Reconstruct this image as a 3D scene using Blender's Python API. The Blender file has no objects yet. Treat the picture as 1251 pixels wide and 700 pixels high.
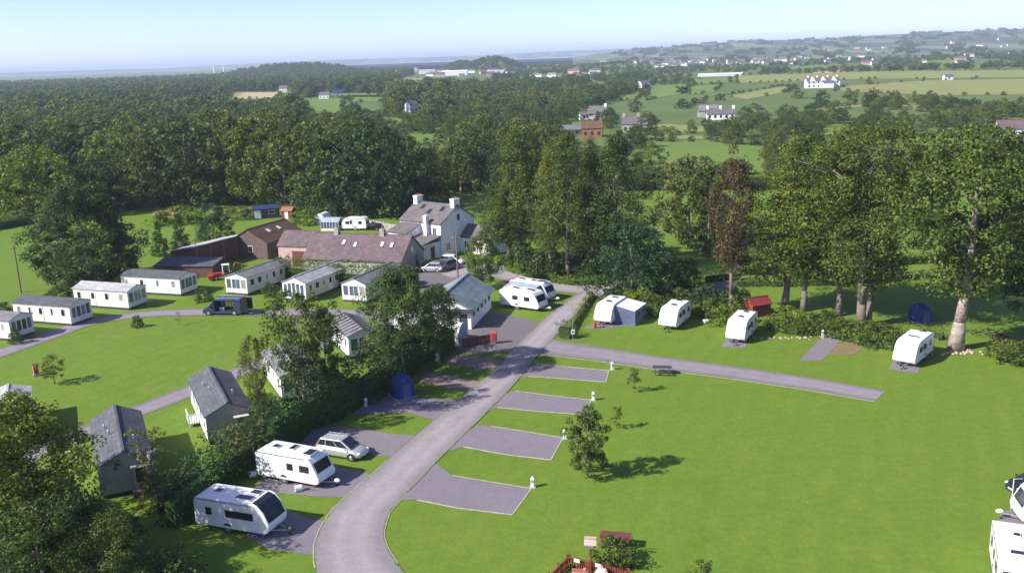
import bpy, bmesh, math, random
import numpy as np
from mathutils import Vector, Matrix
random.seed(7)
RNG = np.random.default_rng(11)
PI = math.pi
S = bpy.context.scene
COL = S.collection

# ------------------------------------------------------------------ camera
F, H, PITCH, ROLL = 1150.0, 33.0, math.radians(13.8), math.radians(2.0)
FW = np.array([0, math.cos(PITCH), -math.sin(PITCH)])
R0 = np.array([1.0, 0, 0]); U0 = np.array([0, math.sin(PITCH), math.cos(PITCH)])
CX = math.cos(ROLL)*R0 - math.sin(ROLL)*U0
CY = math.sin(ROLL)*R0 + math.cos(ROLL)*U0
CAM = np.array([0, 0, H])
cd = bpy.data.cameras.new('camera'); cam = bpy.data.objects.new('camera', cd); COL.objects.link(cam)
cd.sensor_width = 36; cd.lens = 36*F/1251; cd.clip_start = 0.5; cd.clip_end = 90000
cam.matrix_world = Matrix([[CX[0], CY[0], -FW[0], 0], [CX[1], CY[1], -FW[1], 0], [CX[2], CY[2], -FW[2], H], [0, 0, 0, 1]])
S.camera = cam

# ------------------------------------------------------------------ sky, sun, exposure
SUN_EL, SUN_AZ = math.radians(36.5), math.radians(200)      # azimuth measured from +X towards +Y
world = bpy.data.worlds.new('World'); S.world = world; world.use_nodes = True
wn = world.node_tree.nodes; wl = world.node_tree.links
bg = wn['Background']; sky = wn.new('ShaderNodeTexSky'); sky.sky_type = 'NISHITA'; sky.sun_disc = False
sky.sun_elevation = SUN_EL; sky.sun_rotation = math.radians(250)
sky.air_density = 0.42; sky.dust_density = 0.6; sky.ozone_density = 3.4; sky.altitude = 30
tint = wn.new('ShaderNodeMix'); tint.data_type = 'RGBA'; tint.blend_type = 'MULTIPLY'; tint.inputs['Factor'].default_value = 1; tint.inputs['B'].default_value = (1.12, 0.97, 1.06, 1)   # the photograph's slightly warm white balance
wl.new(sky.outputs[0], tint.inputs['A']); wl.new(tint.outputs['Result'], bg.inputs[0]); bg.inputs[1].default_value = 0.122
sd = bpy.data.lights.new('sun', 'SUN'); sun = bpy.data.objects.new('sun', sd); COL.objects.link(sun)
sd.energy = 3.4; sd.angle = math.radians(0.55); sd.color = (1.0, 0.95, 0.86)
ts = Vector((math.cos(SUN_AZ)*math.cos(SUN_EL), math.sin(SUN_AZ)*math.cos(SUN_EL), math.sin(SUN_EL)))
sun.rotation_euler = ts.to_track_quat('Z', 'Y').to_euler(); sun.location = (0, 0, 60)
S.view_settings.view_transform = 'Standard'; S.view_settings.look = 'None'
S.view_settings.exposure = 1.17; S.view_settings.gamma = 1
S.render.engine = 'CYCLES'; S.cycles.use_denoising = True
S.cycles.max_bounces = 5; S.cycles.diffuse_bounces = 2; S.cycles.glossy_bounces = 2; S.cycles.transmission_bounces = 2
S.cycles.transparent_max_bounces = 4; S.cycles.volume_bounces = 0

# ------------------------------------------------------------------ survey: photo pixel <-> ground point
def G(u, v, z=0.0):
    d = FW + (u-625.5)/F*CX - (v-350)/F*CY
    t = (z-H)/d[2]; p = CAM + d*t
    return Vector((p[0], p[1], z))
def Pj(x, y, z=0.0):
    q = np.array([x, y, z]) - CAM; w = q @ FW
    return 625.5 + F*(q @ CX)/w, 350 - F*(q @ CY)/w
def hgt(u, v, vtop):
    a = G(u, v); lo, hi = 0, 80
    for _ in range(30):
        m = (lo+hi)/2
        if Pj(a[0], a[1], m)[1] > vtop: lo = m
        else: hi = m
    return lo
def ang(a, b): return math.atan2(b[1]-a[1], b[0]-a[0])

# ------------------------------------------------------------------ materials
def new_mat(name):
    m = bpy.data.materials.new(name); m.use_nodes = True
    nt = m.node_tree; b = nt.nodes['Principled BSDF']
    return m, nt, b
def ramp(nt, stops):
    r = nt.nodes.new('ShaderNodeValToRGB'); e = r.color_ramp.elements
    while len(e) < len(stops): e.new(0.5)
    for i, (p, c) in enumerate(stops):
        e[i].position = p; e[i].color = (*c, 1)
    return r
def noise(nt, scale, detail=4, rough=0.6, coord=None):
    n = nt.nodes.new('ShaderNodeTexNoise'); n.inputs['Scale'].default_value = scale
    n.inputs['Detail'].default_value = detail; n.inputs['Roughness'].default_value = rough
    if coord is not None: nt.links.new(coord, n.inputs['Vector'])
    return n
def mix(nt, fac, a, b, mode='MIX'):
    m = nt.nodes.new('ShaderNodeMix'); m.data_type = 'RGBA'; m.blend_type = mode
    for s, v in ((m.inputs['Factor'], fac), (m.inputs['A'], a), (m.inputs['B'], b)):
        if hasattr(v, 'is_output'): nt.links.new(v, s)
        elif isinstance(v, (int, float)): s.default_value = v
        else: s.default_value = (*v, 1)
    return m.outputs['Result']
def bump(nt, b, h, dist, strength=0.6):
    bp = nt.nodes.new('ShaderNodeBump'); bp.inputs['Distance'].default_value = dist; bp.inputs['Strength'].default_value = strength
    nt.links.new(h, bp.inputs['Height']); nt.links.new(bp.outputs[0], b.inputs['Normal'])
def mat(name, col, rough=0.6, var=0.12, scale=3.0, bmp=0.0, bscale=20, metal=0.0, spec=0.4, dirt=None):
    m, nt, b = new_mat(name)
    tc = nt.nodes.new('ShaderNodeTexCoord').outputs['Object']
    n = noise(nt, scale, 5, 0.65, tc)
    lo = tuple(max(0, c*(1-var)) for c in col); hi = tuple(min(1, c*(1+var)) for c in col)
    r = ramp(nt, [(0.3, lo), (0.7, hi)]); nt.links.new(n.outputs['Fac'], r.inputs[0])
    out = r.outputs[0]
    if dirt:
        n2 = noise(nt, scale*2.3, 6, 0.7, tc); r2 = ramp(nt, [(0.52, (0, 0, 0)), (0.72, (1, 1, 1))]); nt.links.new(n2.outputs['Fac'], r2.inputs[0])
        out = mix(nt, r2.outputs[0], out, dirt)
    nt.links.new(out, b.inputs['Base Color'])
    b.inputs['Roughness'].default_value = rough; b.inputs['Metallic'].default_value = metal; b.inputs['Specular IOR Level'].default_value = spec
    if bmp:
        n3 = noise(nt, bscale, 3, 0.6, tc); bump(nt, b, n3.outputs['Fac'], bmp)
    return m
def leaf_mat(name, dark, mid, light, hue_var=0.25):
    m, nt, b = new_mat(name)
    g = nt.nodes.new('ShaderNodeNewGeometry'); oi = nt.nodes.new('ShaderNodeObjectInfo')
    r = ramp(nt, [(0.0, dark), (0.5, mid), (1.0, light)]); nt.links.new(g.outputs['Random Per Island'], r.inputs[0])
    n = noise(nt, 0.33, 2, 0.5, nt.nodes.new('ShaderNodeTexCoord').outputs['Object'])
    r2 = ramp(nt, [(0.35, (0.72, 0.78, 0.8)), (0.65, (1.17, 1.17, 0.95))]); nt.links.new(n.outputs['Fac'], r2.inputs[0])
    c = mix(nt, 1.0, r.outputs[0], r2.outputs[0], 'MULTIPLY')
    r3 = ramp(nt, [(0.0, (0.68, 0.80, 0.92)), (0.35, (.95, .97, 1)), (0.7, (1.06, 1.06, .95)), (1.0, (1.42, 1.30, 0.85))]); nt.links.new(oi.outputs['Random'], r3.inputs[0])
    c = mix(nt, 1.0, c, r3.outputs[0], 'MULTIPLY')
    nt.links.new(c, b.inputs['Base Color']); b.inputs['Roughness'].default_value = 0.55; b.inputs['Specular IOR Level'].default_value = 0.25
    t = nt.nodes.new('ShaderNodeBsdfTranslucent'); nt.links.new(c, t.inputs[0])
    ms = nt.nodes.new('ShaderNodeMixShader'); ms.inputs[0].default_value = 0.34
    nt.links.new(b.outputs[0], ms.inputs[1]); nt.links.new(t.outputs[0], ms.inputs[2])
    nt.links.new(ms.outputs[0], nt.nodes['Material Output'].inputs[0])
    return m
def ground_mat(name, layers, rough=0.9, bmp=None):
    """layers: (noise scale per metre, low colour, high colour, mix)"""
    m, nt, b = new_mat(name)
    pos = nt.nodes.new('ShaderNodeNewGeometry').outputs['Position']
    out = None
    for sc, lo, hi, f in layers:
        n = noise(nt, sc, 6, 0.68, pos); r = ramp(nt, [(0.32, lo), (0.68, hi)]); nt.links.new(n.outputs['Fac'], r.inputs[0])
        out = r.outputs[0] if out is None else mix(nt, f, out, r.outputs[0])
    nt.links.new(out, b.inputs['Base Color']); b.inputs['Roughness'].default_value = rough; b.inputs['Specular IOR Level'].default_value = 0.15
    if bmp:
        n = noise(nt, bmp[0], 4, 0.7, pos); bump(nt, b, n.outputs['Fac'], bmp[1], 0.8)
    return m
M = {}
M['lawn'] = ground_mat('lawn', [(0.03, (0.101, 0.192, 0.015), (0.158, 0.224, 0.025), 1), (0.11, (0.087, 0.181, 0.014), (0.182, 0.232, 0.034), 0.5), (0.45, (0.078, 0.163, 0.013), (0.182, 0.232, 0.039), 0.45), (1.6, (0.071, 0.153, 0.011), (0.169, 0.230, 0.032), 0.36)], bmp=(3.5, 0.06))
def mow(m):
    """faint mowing bands and pale dry flecks in the turf"""
    nt = m.node_tree; b = nt.nodes['Principled BSDF']; src = b.inputs['Base Color'].links[0].from_socket
    pos = nt.nodes.new('ShaderNodeNewGeometry').outputs['Position']
    mp = nt.nodes.new('ShaderNodeMapping'); mp.inputs['Rotation'].default_value = (0, 0, 0.42); nt.links.new(pos, mp.inputs[0])
    w = nt.nodes.new('ShaderNodeTexWave'); w.inputs['Scale'].default_value = 0.14; w.inputs['Distortion'].default_value = 5; w.inputs['Detail'].default_value = 3; w.inputs['Detail Scale'].default_value = .4; nt.links.new(mp.outputs[0], w.inputs['Vector'])
    r = ramp(nt, [(0.2, (.975, .985, 1)), (0.8, (1.025, 1.02, 1))]); nt.links.new(w.outputs['Fac'], r.inputs[0])
    c = mix(nt, 1.0, src, r.outputs[0], 'MULTIPLY')
    n = noise(nt, 1.7, 8, .8, pos); r2 = ramp(nt, [(.60, (0, 0, 0)), (.74, (.45, .45, .45))]); nt.links.new(n.outputs['Fac'], r2.inputs[0])
    c = mix(nt, r2.outputs[0], c, (0.19, 0.20, 0.06))
    n = noise(nt, 0.9, 8, .8, pos); r3 = ramp(nt, [(.62, (0, 0, 0)), (.72, (.5, .5, .5))]); nt.links.new(n.outputs['Fac'], r3.inputs[0])
    c = mix(nt, r3.outputs[0], c, (0.045, 0.10, 0.010)); nt.links.new(c, b.inputs['Base Color'])
mow(M['lawn'])
M['field'] = ground_mat('field', [(0.02, (0.10, 0.18, 0.03), (0.16, 0.22, 0.04), 1), (0.3, (0.09, 0.17, 0.02), (0.19, 0.24, 0.06), 0.4)])
M['pale_field'] = ground_mat('pale_field', [(0.02, (0.18, 0.21, 0.06), (0.27, 0.27, 0.09), 1), (0.2, (0.15, 0.19, 0.05), (0.30, 0.29, 0.11), 0.4)])
M['straw'] = ground_mat('straw', [(0.02, (0.40, 0.32, 0.17), (0.48, 0.38, 0.2), 1)])
M['scrub'] = ground_mat('scrub', [(0.008, (0.075, 0.125, 0.028), (0.15, 0.20, 0.055), 1), (0.05, (0.055, 0.09, 0.025), (0.15, 0.19, 0.055), 0.45)])
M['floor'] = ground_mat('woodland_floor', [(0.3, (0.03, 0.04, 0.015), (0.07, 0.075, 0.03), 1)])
def road_mat(name, c, tracks=0.10):
    k = lambda f, w=(1, 1, 1): tuple(x*f*y for x, y in zip(c, w))
    return ground_mat(name, [(0.12, k(.86), k(1.14), 1), (0.9, k(.78), k(1.22, (1.02, 1, .97)), .45), (9, k(.6), k(1.4), .42)], rough=0.9, bmp=(22, 0.03))
M['road'] = road_mat('road', (0.40, 0.365, 0.37)); M['pad'] = road_mat('gravel', (0.205, 0.185, 0.21)); M['tar'] = road_mat('tarmac', (0.16, 0.147, 0.155))
def track_mat(name, c, side):
    """worn track: the across coordinate is UV x; paler wheel lines, grass creeping over the edges"""
    m = road_mat(name, c); nt = m.node_tree; b = nt.nodes['Principled BSDF']; src = b.inputs['Base Color'].links[0].from_socket
    uv = nt.nodes.new('ShaderNodeTexCoord').outputs['UV']; sx = nt.nodes.new('ShaderNodeSeparateXYZ'); nt.links.new(uv, sx.inputs[0])
    pos = nt.nodes.new('ShaderNodeNewGeometry').outputs['Position']
    n0 = noise(nt, .35, 4, .6, pos); ad = nt.nodes.new('ShaderNodeMath'); ad.operation = 'MULTIPLY_ADD'; nt.links.new(n0.outputs['Fac'], ad.inputs[0]); ad.inputs[1].default_value = .22; nt.links.new(sx.outputs[0], ad.inputs[2])
    r = ramp(nt, [(0.11, (.80, .80, .80)), (.3, (.98, .97, .97)), (.42, (1.17, 1.15, 1.13)), (.60, (1.05, 1.04, 1.03)), (.78, (1.16, 1.14, 1.12)), (.92, (.95, .95, .95)), (1, (.82, .82, .82))]); nt.links.new(ad.outputs[0], r.inputs[0])
    c1 = mix(nt, 1.0, src, r.outputs[0], 'MULTIPLY')
    n = noise(nt, 2.2, 6, .75, pos); e = nt.nodes.new('ShaderNodeMath'); e.operation = 'PINGPONG'; e.inputs[1].default_value = .5; nt.links.new(sx.outputs[0], e.inputs[0])
    a = nt.nodes.new('ShaderNodeMath'); a.operation = 'MULTIPLY_ADD'; nt.links.new(n.outputs['Fac'], a.inputs[0]); a.inputs[1].default_value = -side; nt.links.new(e.outputs[0], a.inputs[2])
    r2 = ramp(nt, [(0.0, (1, 1, 1)), (.02, (0, 0, 0))]); a2 = nt.nodes.new('ShaderNodeMath'); a2.operation = 'ADD'; a2.inputs[1].default_value = side*.42; nt.links.new(a.outputs[0], a2.inputs[0]); nt.links.new(a2.outputs[0], r2.inputs[0])
    c2 = mix(nt, r2.outputs[0], c1, (0.12, 0.17, 0.03)); n4 = noise(nt, .22, 5, .7, pos); r4 = ramp(nt, [(.55, (0, 0, 0)), (.66, (.5, .5, .5))]); nt.links.new(n4.outputs['Fac'], r4.inputs[0])
    c2 = mix(nt, r4.outputs[0], c2, tuple(x*.72 for x in c)); nt.links.new(c2, b.inputs['Base Color']); return m
M['lane'] = track_mat('lane', (0.285, 0.258, 0.27), .12); M['track'] = track_mat('track', (0.23, 0.21, 0.235), .2)
M['pad_red'] = road_mat('red_gravel', (0.26, 0.19, 0.18)); M['soil'] = ground_mat('soil', [(0.6, (0.15, 0.10, 0.06), (0.25, 0.2, 0.1), 1), (5, (0.1, 0.12, 0.03), (0.3, 0.25, 0.15), .4)])
M['kerb'] = mat('kerb', (0.42, 0.39, 0.33), 0.85, 0.3, 2)
M['white'] = mat('white_paint', (0.80, 0.80, 0.79), 0.35, 0.05, 1.5)
M['gel'] = mat('gelcoat', (0.79, 0.795, 0.79), 0.28, 0.04, 0.9, dirt=(0.70, 0.70, 0.67))
M['cream'] = mat('cream_cladding', (0.74, 0.73, 0.68), 0.5, 0.06, 0.8)
M['render'] = mat('white_render', (0.82, 0.82, 0.81), 0.85, 0.08, 0.8, 0.02, 8, dirt=(0.62, 0.62, 0.58))
M['greywall'] = mat('grey_cladding', (0.36, 0.36, 0.33), 0.6, 0.1, 1.0)
M['beigewall'] = mat('beige_cladding', (0.60, 0.56, 0.46), 0.6, 0.08, 1.0)
M['glass'] = mat('dark_glass', (0.025, 0.03, 0.035), 0.07, 0.3, 1.0, spec=0.6)
M['glass_blue_sheen'] = mat('blue_sheen_glass', (0.09, 0.12, 0.15), 0.1, 0.3, 1.0, spec=0.6)  # bluish panes; on static end windows the tint paints a pale reflection
M['black'] = mat('black_rubber', (0.02, 0.02, 0.02), 0.7, 0.2); M['steel'] = mat('galvanised_steel', (0.45, 0.46, 0.47), 0.4, 0.15, 4, metal=0.7)
M['dark'] = mat('dark_grey', (0.06, 0.06, 0.065), 0.6, 0.2); M['grey'] = mat('mid_grey', (0.28, 0.28, 0.29), 0.6, 0.12)
M['red'] = mat('red_paint', (0.42, 0.035, 0.025), 0.5, 0.2); M['maroon'] = mat('maroon_stain', (0.15, 0.045, 0.045), 0.7, 0.25, 3)
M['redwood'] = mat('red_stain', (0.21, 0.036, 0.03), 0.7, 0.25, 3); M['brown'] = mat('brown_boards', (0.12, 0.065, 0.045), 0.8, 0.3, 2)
M['wood'] = mat('weathered_wood', (0.20, 0.16, 0.12), 0.85, 0.25, 4); M['pink'] = mat('pink_stone', (0.52, 0.36, 0.31), 0.85, 0.2, 3)
M['yellow'] = mat('yellow_plastic', (0.75, 0.60, 0.05), 0.5, 0.1); M['navy'] = mat('navy_paint', (0.035, 0.05, 0.10), 0.25, 0.1, spec=0.5)
M['silver'] = mat('silver_paint', (0.56, 0.57, 0.58), 0.28, 0.04, 1, metal=0.45, spec=0.5); M['gunmetal'] = mat('grey_paint', (0.22, 0.23, 0.25), 0.28, 0.05, 1, metal=0.4)
M['blackpaint'] = mat('black_paint', (0.02, 0.022, 0.025), 0.2, 0.1); M['blue'] = mat('blue_canvas', (0.022, 0.05, 0.19), 0.8, 0.15, 1.5)
M['awn_blue'] = mat('awning_blue', (0.09, 0.12, 0.23), 0.8, 0.2, 1.2); M['awn_grey'] = mat('awning_grey', (0.30, 0.36, 0.44), 0.75, 0.2, 1.2)
M['canvas'] = mat('white_canvas', (0.74, 0.75, 0.74), 0.8, 0.08, 1.2); M['terracotta'] = mat('terracotta', (0.30, 0.13, 0.08), 0.85, 0.25, 3)
M['shaded_stone'] = mat('shade_toned_stone', (0.13, 0.095, 0.085), 0.9, 0.3, 2, 0.04, 4); M['curtain'] = mat('curtained_glass', (0.30, 0.26, 0.22), 0.25, 0.35, 2); M['stone'] = mat('rubble_stone', (0.36, 0.33, 0.30), 0.9, 0.4, 2.2, 0.06, 3); M['bark'] = mat('bark', (0.17, 0.14, 0.11), 0.95, 0.35, 1.5, 0.05, 4)
M['palebark'] = mat('pale_bark', (0.31, 0.26, 0.22), 0.95, 0.5, 1.6, 0.12, 4, dirt=(0.13, 0.115, 0.09)); M['asbestos'] = mat('cement_sheet', (0.42, 0.41, 0.41), 0.85, 0.25, 0.8, dirt=(0.3, 0.29, 0.27))
M['lamp_red'] = mat('red_lens', (0.5, 0.02, 0.02), 0.2, 0.05); M['lamp_clear'] = mat('clear_lens', (0.7, 0.7, 0.72), 0.12, 0.05)
def roof_mat(name, c, course=0.28, dirt=None, rough=0.75):
    m, nt, b = new_mat(name)
    tc = nt.nodes.new('ShaderNodeTexCoord').outputs['Object']
    br = nt.nodes.new('ShaderNodeTexBrick'); br.inputs['Scale'].default_value = 1; br.inputs['Brick Width'].default_value = course*1.6; br.inputs['Row Height'].default_value = course
    br.inputs['Mortar Size'].default_value = 0.012; br.inputs['Color1'].default_value = (*[x*.85 for x in c], 1); br.inputs['Color2'].default_value = (*[min(1, x*1.15) for x in c], 1); br.inputs['Mortar'].default_value = (*[x*.45 for x in c], 1)
    nt.links.new(tc, br.inputs['Vector'])
    n = noise(nt, 0.7, 6, 0.7, tc); r = ramp(nt, [(0.35, (.78, .78, .8)), (0.7, (1.2, 1.18, 1.15))]); nt.links.new(n.outputs['Fac'], r.inputs[0])
    o = mix(nt, 1.0, br.outputs['Color'], r.outputs[0], 'MULTIPLY')
    if dirt:
        n2 = noise(nt, 1.6, 6, 0.75, tc); r2 = ramp(nt, [(0.55, (0, 0, 0)), (0.68, (1, 1, 1))]); nt.links.new(n2.outputs['Fac'], r2.inputs[0]); o = mix(nt, r2.outputs[0], o, dirt)
    nt.links.new(o, b.inputs['Base Color']); b.inputs['Roughness'].default_value = rough; b.inputs['Specular IOR Level'].default_value = 0.3
    return m
M['slate'] = roof_mat('purple_slate', (0.150, 0.108, 0.115), dirt=(0.19, 0.15, 0.14)); M['slate_grey'] = roof_mat('grey_slate', (0.145, 0.13, 0.135), dirt=(0.22, 0.2, 0.18))
M['tilebrown'] = roof_mat('brown_tile', (0.15, 0.085, 0.055), dirt=(0.13, 0.11, 0.04)); M['roofgrey'] = roof_mat('grey_shingle', (0.10, 0.105, 0.118), 0.35)
M['roofpale'] = roof_mat('pale_shingle', (0.42, 0.42, 0.43), 0.4, dirt=(0.33, 0.33, 0.32)); M['roofmid'] = roof_mat('mid_shingle', (0.20, 0.20, 0.21), 0.4, dirt=(0.19, 0.19, 0.18))
M['roofblue'] = roof_mat('blue_grey_sheet', (0.21, 0.27, 0.28), 0.9)

# ------------------------------------------------------------------ mesh building
class MB:
    def __init__(s): s.v = []; s.f = []
    def add(s, vs, fs):
        o = len(s.v); s.v += [tuple(p) for p in vs]; s.f += [tuple(i+o for i in f) for f in fs]; return s
    def box(s, x0, x1, y0, y1, z0, z1):
        return s.add([(x0, y0, z0), (x1, y0, z0), (x1, y1, z0), (x0, y1, z0), (x0, y0, z1), (x1, y0, z1), (x1, y1, z1), (x0, y1, z1)],
                     [(3, 2, 1, 0), (4, 5, 6, 7), (0, 1, 5, 4), (1, 2, 6, 5), (2, 3, 7, 6), (3, 0, 4, 7)])
    def slab(s, q, t):
        """a thin plate on the quad q (counter-clockwise from outside), thickness t outwards"""
        q = [Vector(p) for p in q]; n = (q[1]-q[0]).cross(q[-1]-q[0]).normalized()
        k = len(q); lo = [p-n*0.01 for p in q]; hi = [p+n*t for p in q]
        return s.add(lo+hi, [tuple(range(k-1, -1, -1)), tuple(range(k, 2*k))] + [(i, (i+1) % k, (i+1) % k+k, i+k) for i in range(k)])
    def tube(s, p0, p1, r0, r1=None, n=8, cap=True):
        r1 = r0 if r1 is None else r1
        p0 = Vector(p0); p1 = Vector(p1); d = (p1-p0).normalized(); a = d.orthogonal().normalized(); b = d.cross(a)
        vs = [p0+(a*math.cos(2*PI*i/n)+b*math.sin(2*PI*i/n))*r0 for i in range(n)]+[p1+(a*math.cos(2*PI*i/n)+b*math.sin(2*PI*i/n))*r1 for i in range(n)]
        fs = [(i, (i+1) % n, (i+1) % n+n, i+n) for i in range(n)]
        if cap: fs += [tuple(range(n-1, -1, -1)), tuple(range(n, 2*n))]
        return s.add(vs, fs)
    def path(s, pts, rad, n=8):
        for i in range(len(pts)-1): s.tube(pts[i], pts[i+1], rad[i], rad[i+1], n)
        return s
    def prism(s, poly, y0, y1):
        """side profile (x, z) extruded from y0 to y1"""
        k = len(poly); vs = [(x, y0, z) for x, z in poly]+[(x, y1, z) for x, z in poly]
        return s.add(vs, [tuple(range(k)), tuple(range(2*k-1, k-1, -1))]+[(i+k, (i+1) % k+k, (i+1) % k, i) for i in range(k)])
    def loft(s, rings, cap=True):
        n = len(rings[0]); vs = [p for r in rings for p in r]; fs = []
        for j in range(len(rings)-1):
            for i in range(n): fs.append((j*n+i, j*n+(i+1) % n, (j+1)*n+(i+1) % n, (j+1)*n+i))
        if cap: fs += [tuple(range(n-1, -1, -1)), tuple(range((len(rings)-1)*n, len(rings)*n))]
        return s.add(vs, fs)
    def ball(s, c, rx, ry, rz, n=10, m=6):
        rings = []
        for j in range(m+1):
            t = PI*(0.04+0.92*j/m); rings.append([(c[0]+rx*math.sin(t)*math.cos(2*PI*i/n), c[1]+ry*math.sin(t)*math.sin(2*PI*i/n), c[2]-rz*math.cos(t)) for i in range(n)])
        return s.loft(rings)
    def build(s, name, m, parent=None, bevel=0, seg=2, smooth=False):
        me = bpy.data.meshes.new(name); me.from_pydata(s.v, [], s.f)
        bm = bmesh.new(); bm.from_mesh(me); bmesh.ops.recalc_face_normals(bm, faces=bm.faces)
        if bevel: bmesh.ops.bevel(bm, geom=[e for e in bm.edges if e.calc_face_angle(0) > 0.5], offset=bevel, segments=seg, profile=0.5, affect='EDGES')
        bm.to_mesh(me); bm.free()
        if smooth:
            me.polygons.foreach_set('use_smooth', [True]*len(me.polygons))
        for q in (m if isinstance(m, (list, tuple)) else [m]): me.materials.append(q)
        o = bpy.data.objects.new(name, me); COL.objects.link(o)
        if parent: o.parent = parent
        return o
def tag(o, label, cat, group=None):
    o['label'] = label; o['category'] = cat
    if group: o['group'] = group
    return o
def thing(name, label, cat, loc=(0, 0, 0), rz=0, group=None):
    o = bpy.data.objects.new(name, None); o.empty_display_size = 0.3; COL.objects.link(o)
    o.location = (loc[0], loc[1], loc[2] if len(loc) > 2 else 0); o.rotation_euler = (0, 0, rz)
    return tag(o, label, cat, group)
def dup(root, loc, rz, label=None, group=None, scale=None):
    r = root.copy(); COL.objects.link(r); r.location = (loc[0], loc[1], loc[2] if len(loc) > 2 else 0); r.rotation_euler = (0, 0, rz)
    if scale: r.scale = scale
    if label: r['label'] = label
    if group: r['group'] = group
    for ch in list(root.children):
        c = ch.copy(); COL.objects.link(c); c.parent = r
        for g in list(ch.children):
            d = g.copy(); COL.objects.link(d); d.parent = c
    return r
def struct(name, o): o['kind'] = 'structure'; return o
def sheet(name, pts, z, m, kind='structure'):
    """a flat ground sheet from world points"""
    me = bpy.data.meshes.new(name); bm = bmesh.new()
    vs = [bm.verts.new((p[0], p[1], z)) for p in pts]; f = bm.faces.new(vs)
    if f.normal.z < 0 or sum((pts[i][0]*pts[(i+1) % len(pts)][1]-pts[(i+1) % len(pts)][0]*pts[i][1]) for i in range(len(pts))) < 0: f.normal_flip()
    bmesh.ops.triangulate(bm, faces=bm.faces); bm.to_mesh(me); bm.free(); me.materials.append(m)
    o = bpy.data.objects.new(name, me); COL.objects.link(o); o['kind'] = kind
    return o
def smooth_poly(pts, n=5, closed=True):
    """Catmull-Rom through the points"""
    out = []; k = len(pts); P = [np.array(p[:2], float) for p in pts]
    rng = range(k) if closed else range(k-1)
    for i in rng:
        if closed: a, b, c, d = P[i-1], P[i], P[(i+1) % k], P[(i+2) % k]
        else: a, b, c, d = P[max(i-1, 0)], P[i], P[i+1], P[min(i+2, k-1)]
        for t in np.arange(n)/n:
            out.append(0.5*((2*b)+(-a+c)*t+(2*a-5*b+4*c-d)*t*t+(-a+3*b-3*c+d)*t**3))
    if not closed: out.append(P[-1])
    return out
def ribbon_pts(center, widths, n=6):
    c = smooth_poly(center, n, False); w = np.interp(np.linspace(0, 1, len(c)), np.linspace(0, 1, len(widths)), widths)
    L, Rr = [], []
    for i, p in enumerate(c):
        d = c[min(i+1, len(c)-1)]-c[max(i-1, 0)]; d = d/np.linalg.norm(d); nn = np.array([-d[1], d[0]])
        e = RNG.normal(0, 0.018, 2)
        L.append(p+nn*(w[i]/2+e[0])); Rr.append(p-nn*(w[i]/2+e[1]))
    return L+Rr[::-1]
def ribbon(name, center, widths, n, z, m):
    pts = ribbon_pts(center, widths, n); k = len(pts)//2; L, Rr = pts[:k], pts[k:][::-1]; cross = 6
    vs = [tuple(L[i]+(Rr[i]-L[i])*j/cross)+(z,) for i in range(k) for j in range(cross+1)]
    fs = [(i*(cross+1)+j, (i+1)*(cross+1)+j, (i+1)*(cross+1)+j+1, i*(cross+1)+j+1) for i in range(k-1) for j in range(cross)]
    me = bpy.data.meshes.new(name); me.from_pydata(vs, [], fs); uvl = me.uv_layers.new(name='UVMap'); d = np.concatenate([[0], np.cumsum([np.linalg.norm((L[i+1]+Rr[i+1]-L[i]-Rr[i])/2) for i in range(k-1)])])
    for p in me.polygons:
        for li, vi in zip(p.loop_indices, p.vertices): uvl.data[li].uv = ((vi % (cross+1))/cross, d[vi//(cross+1)])
    bm = bmesh.new(); bm.from_mesh(me); bm.normal_update()
    for f in bm.faces:
        if f.normal.z < 0: f.normal_flip()
    bm.to_mesh(me); bm.free()
    me.materials.append(m); o = bpy.data.objects.new(name, me); COL.objects.link(o); o['kind'] = 'structure'; return pts
def g2(*uv): return [G(u, v) for u, v in uv]
def kerb(pts, w=0.14, h=0.09, z=0.0):
    mb = MB()
    for i in range(len(pts)-1):
        a, b = Vector((*pts[i][:2], 0)), Vector((*pts[i+1][:2], 0)); d = (b-a)
        if d.length < 0.05: continue
        d.normalize(); n = Vector((-d[1], d[0], 0))*w/2
        mb.add([a-n, a+n, b+n, b-n]+[p+Vector((0, 0, h)) for p in (a-n, a+n, b+n, b-n)], [(0, 1, 2, 3), (7, 6, 5, 4), (0, 4, 5, 1), (1, 5, 6, 2), (2, 6, 7, 3), (3, 7, 4, 0)])
    o = mb.build('kerb', M['kerb']); o['kind'] = 'structure'; return o

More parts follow.
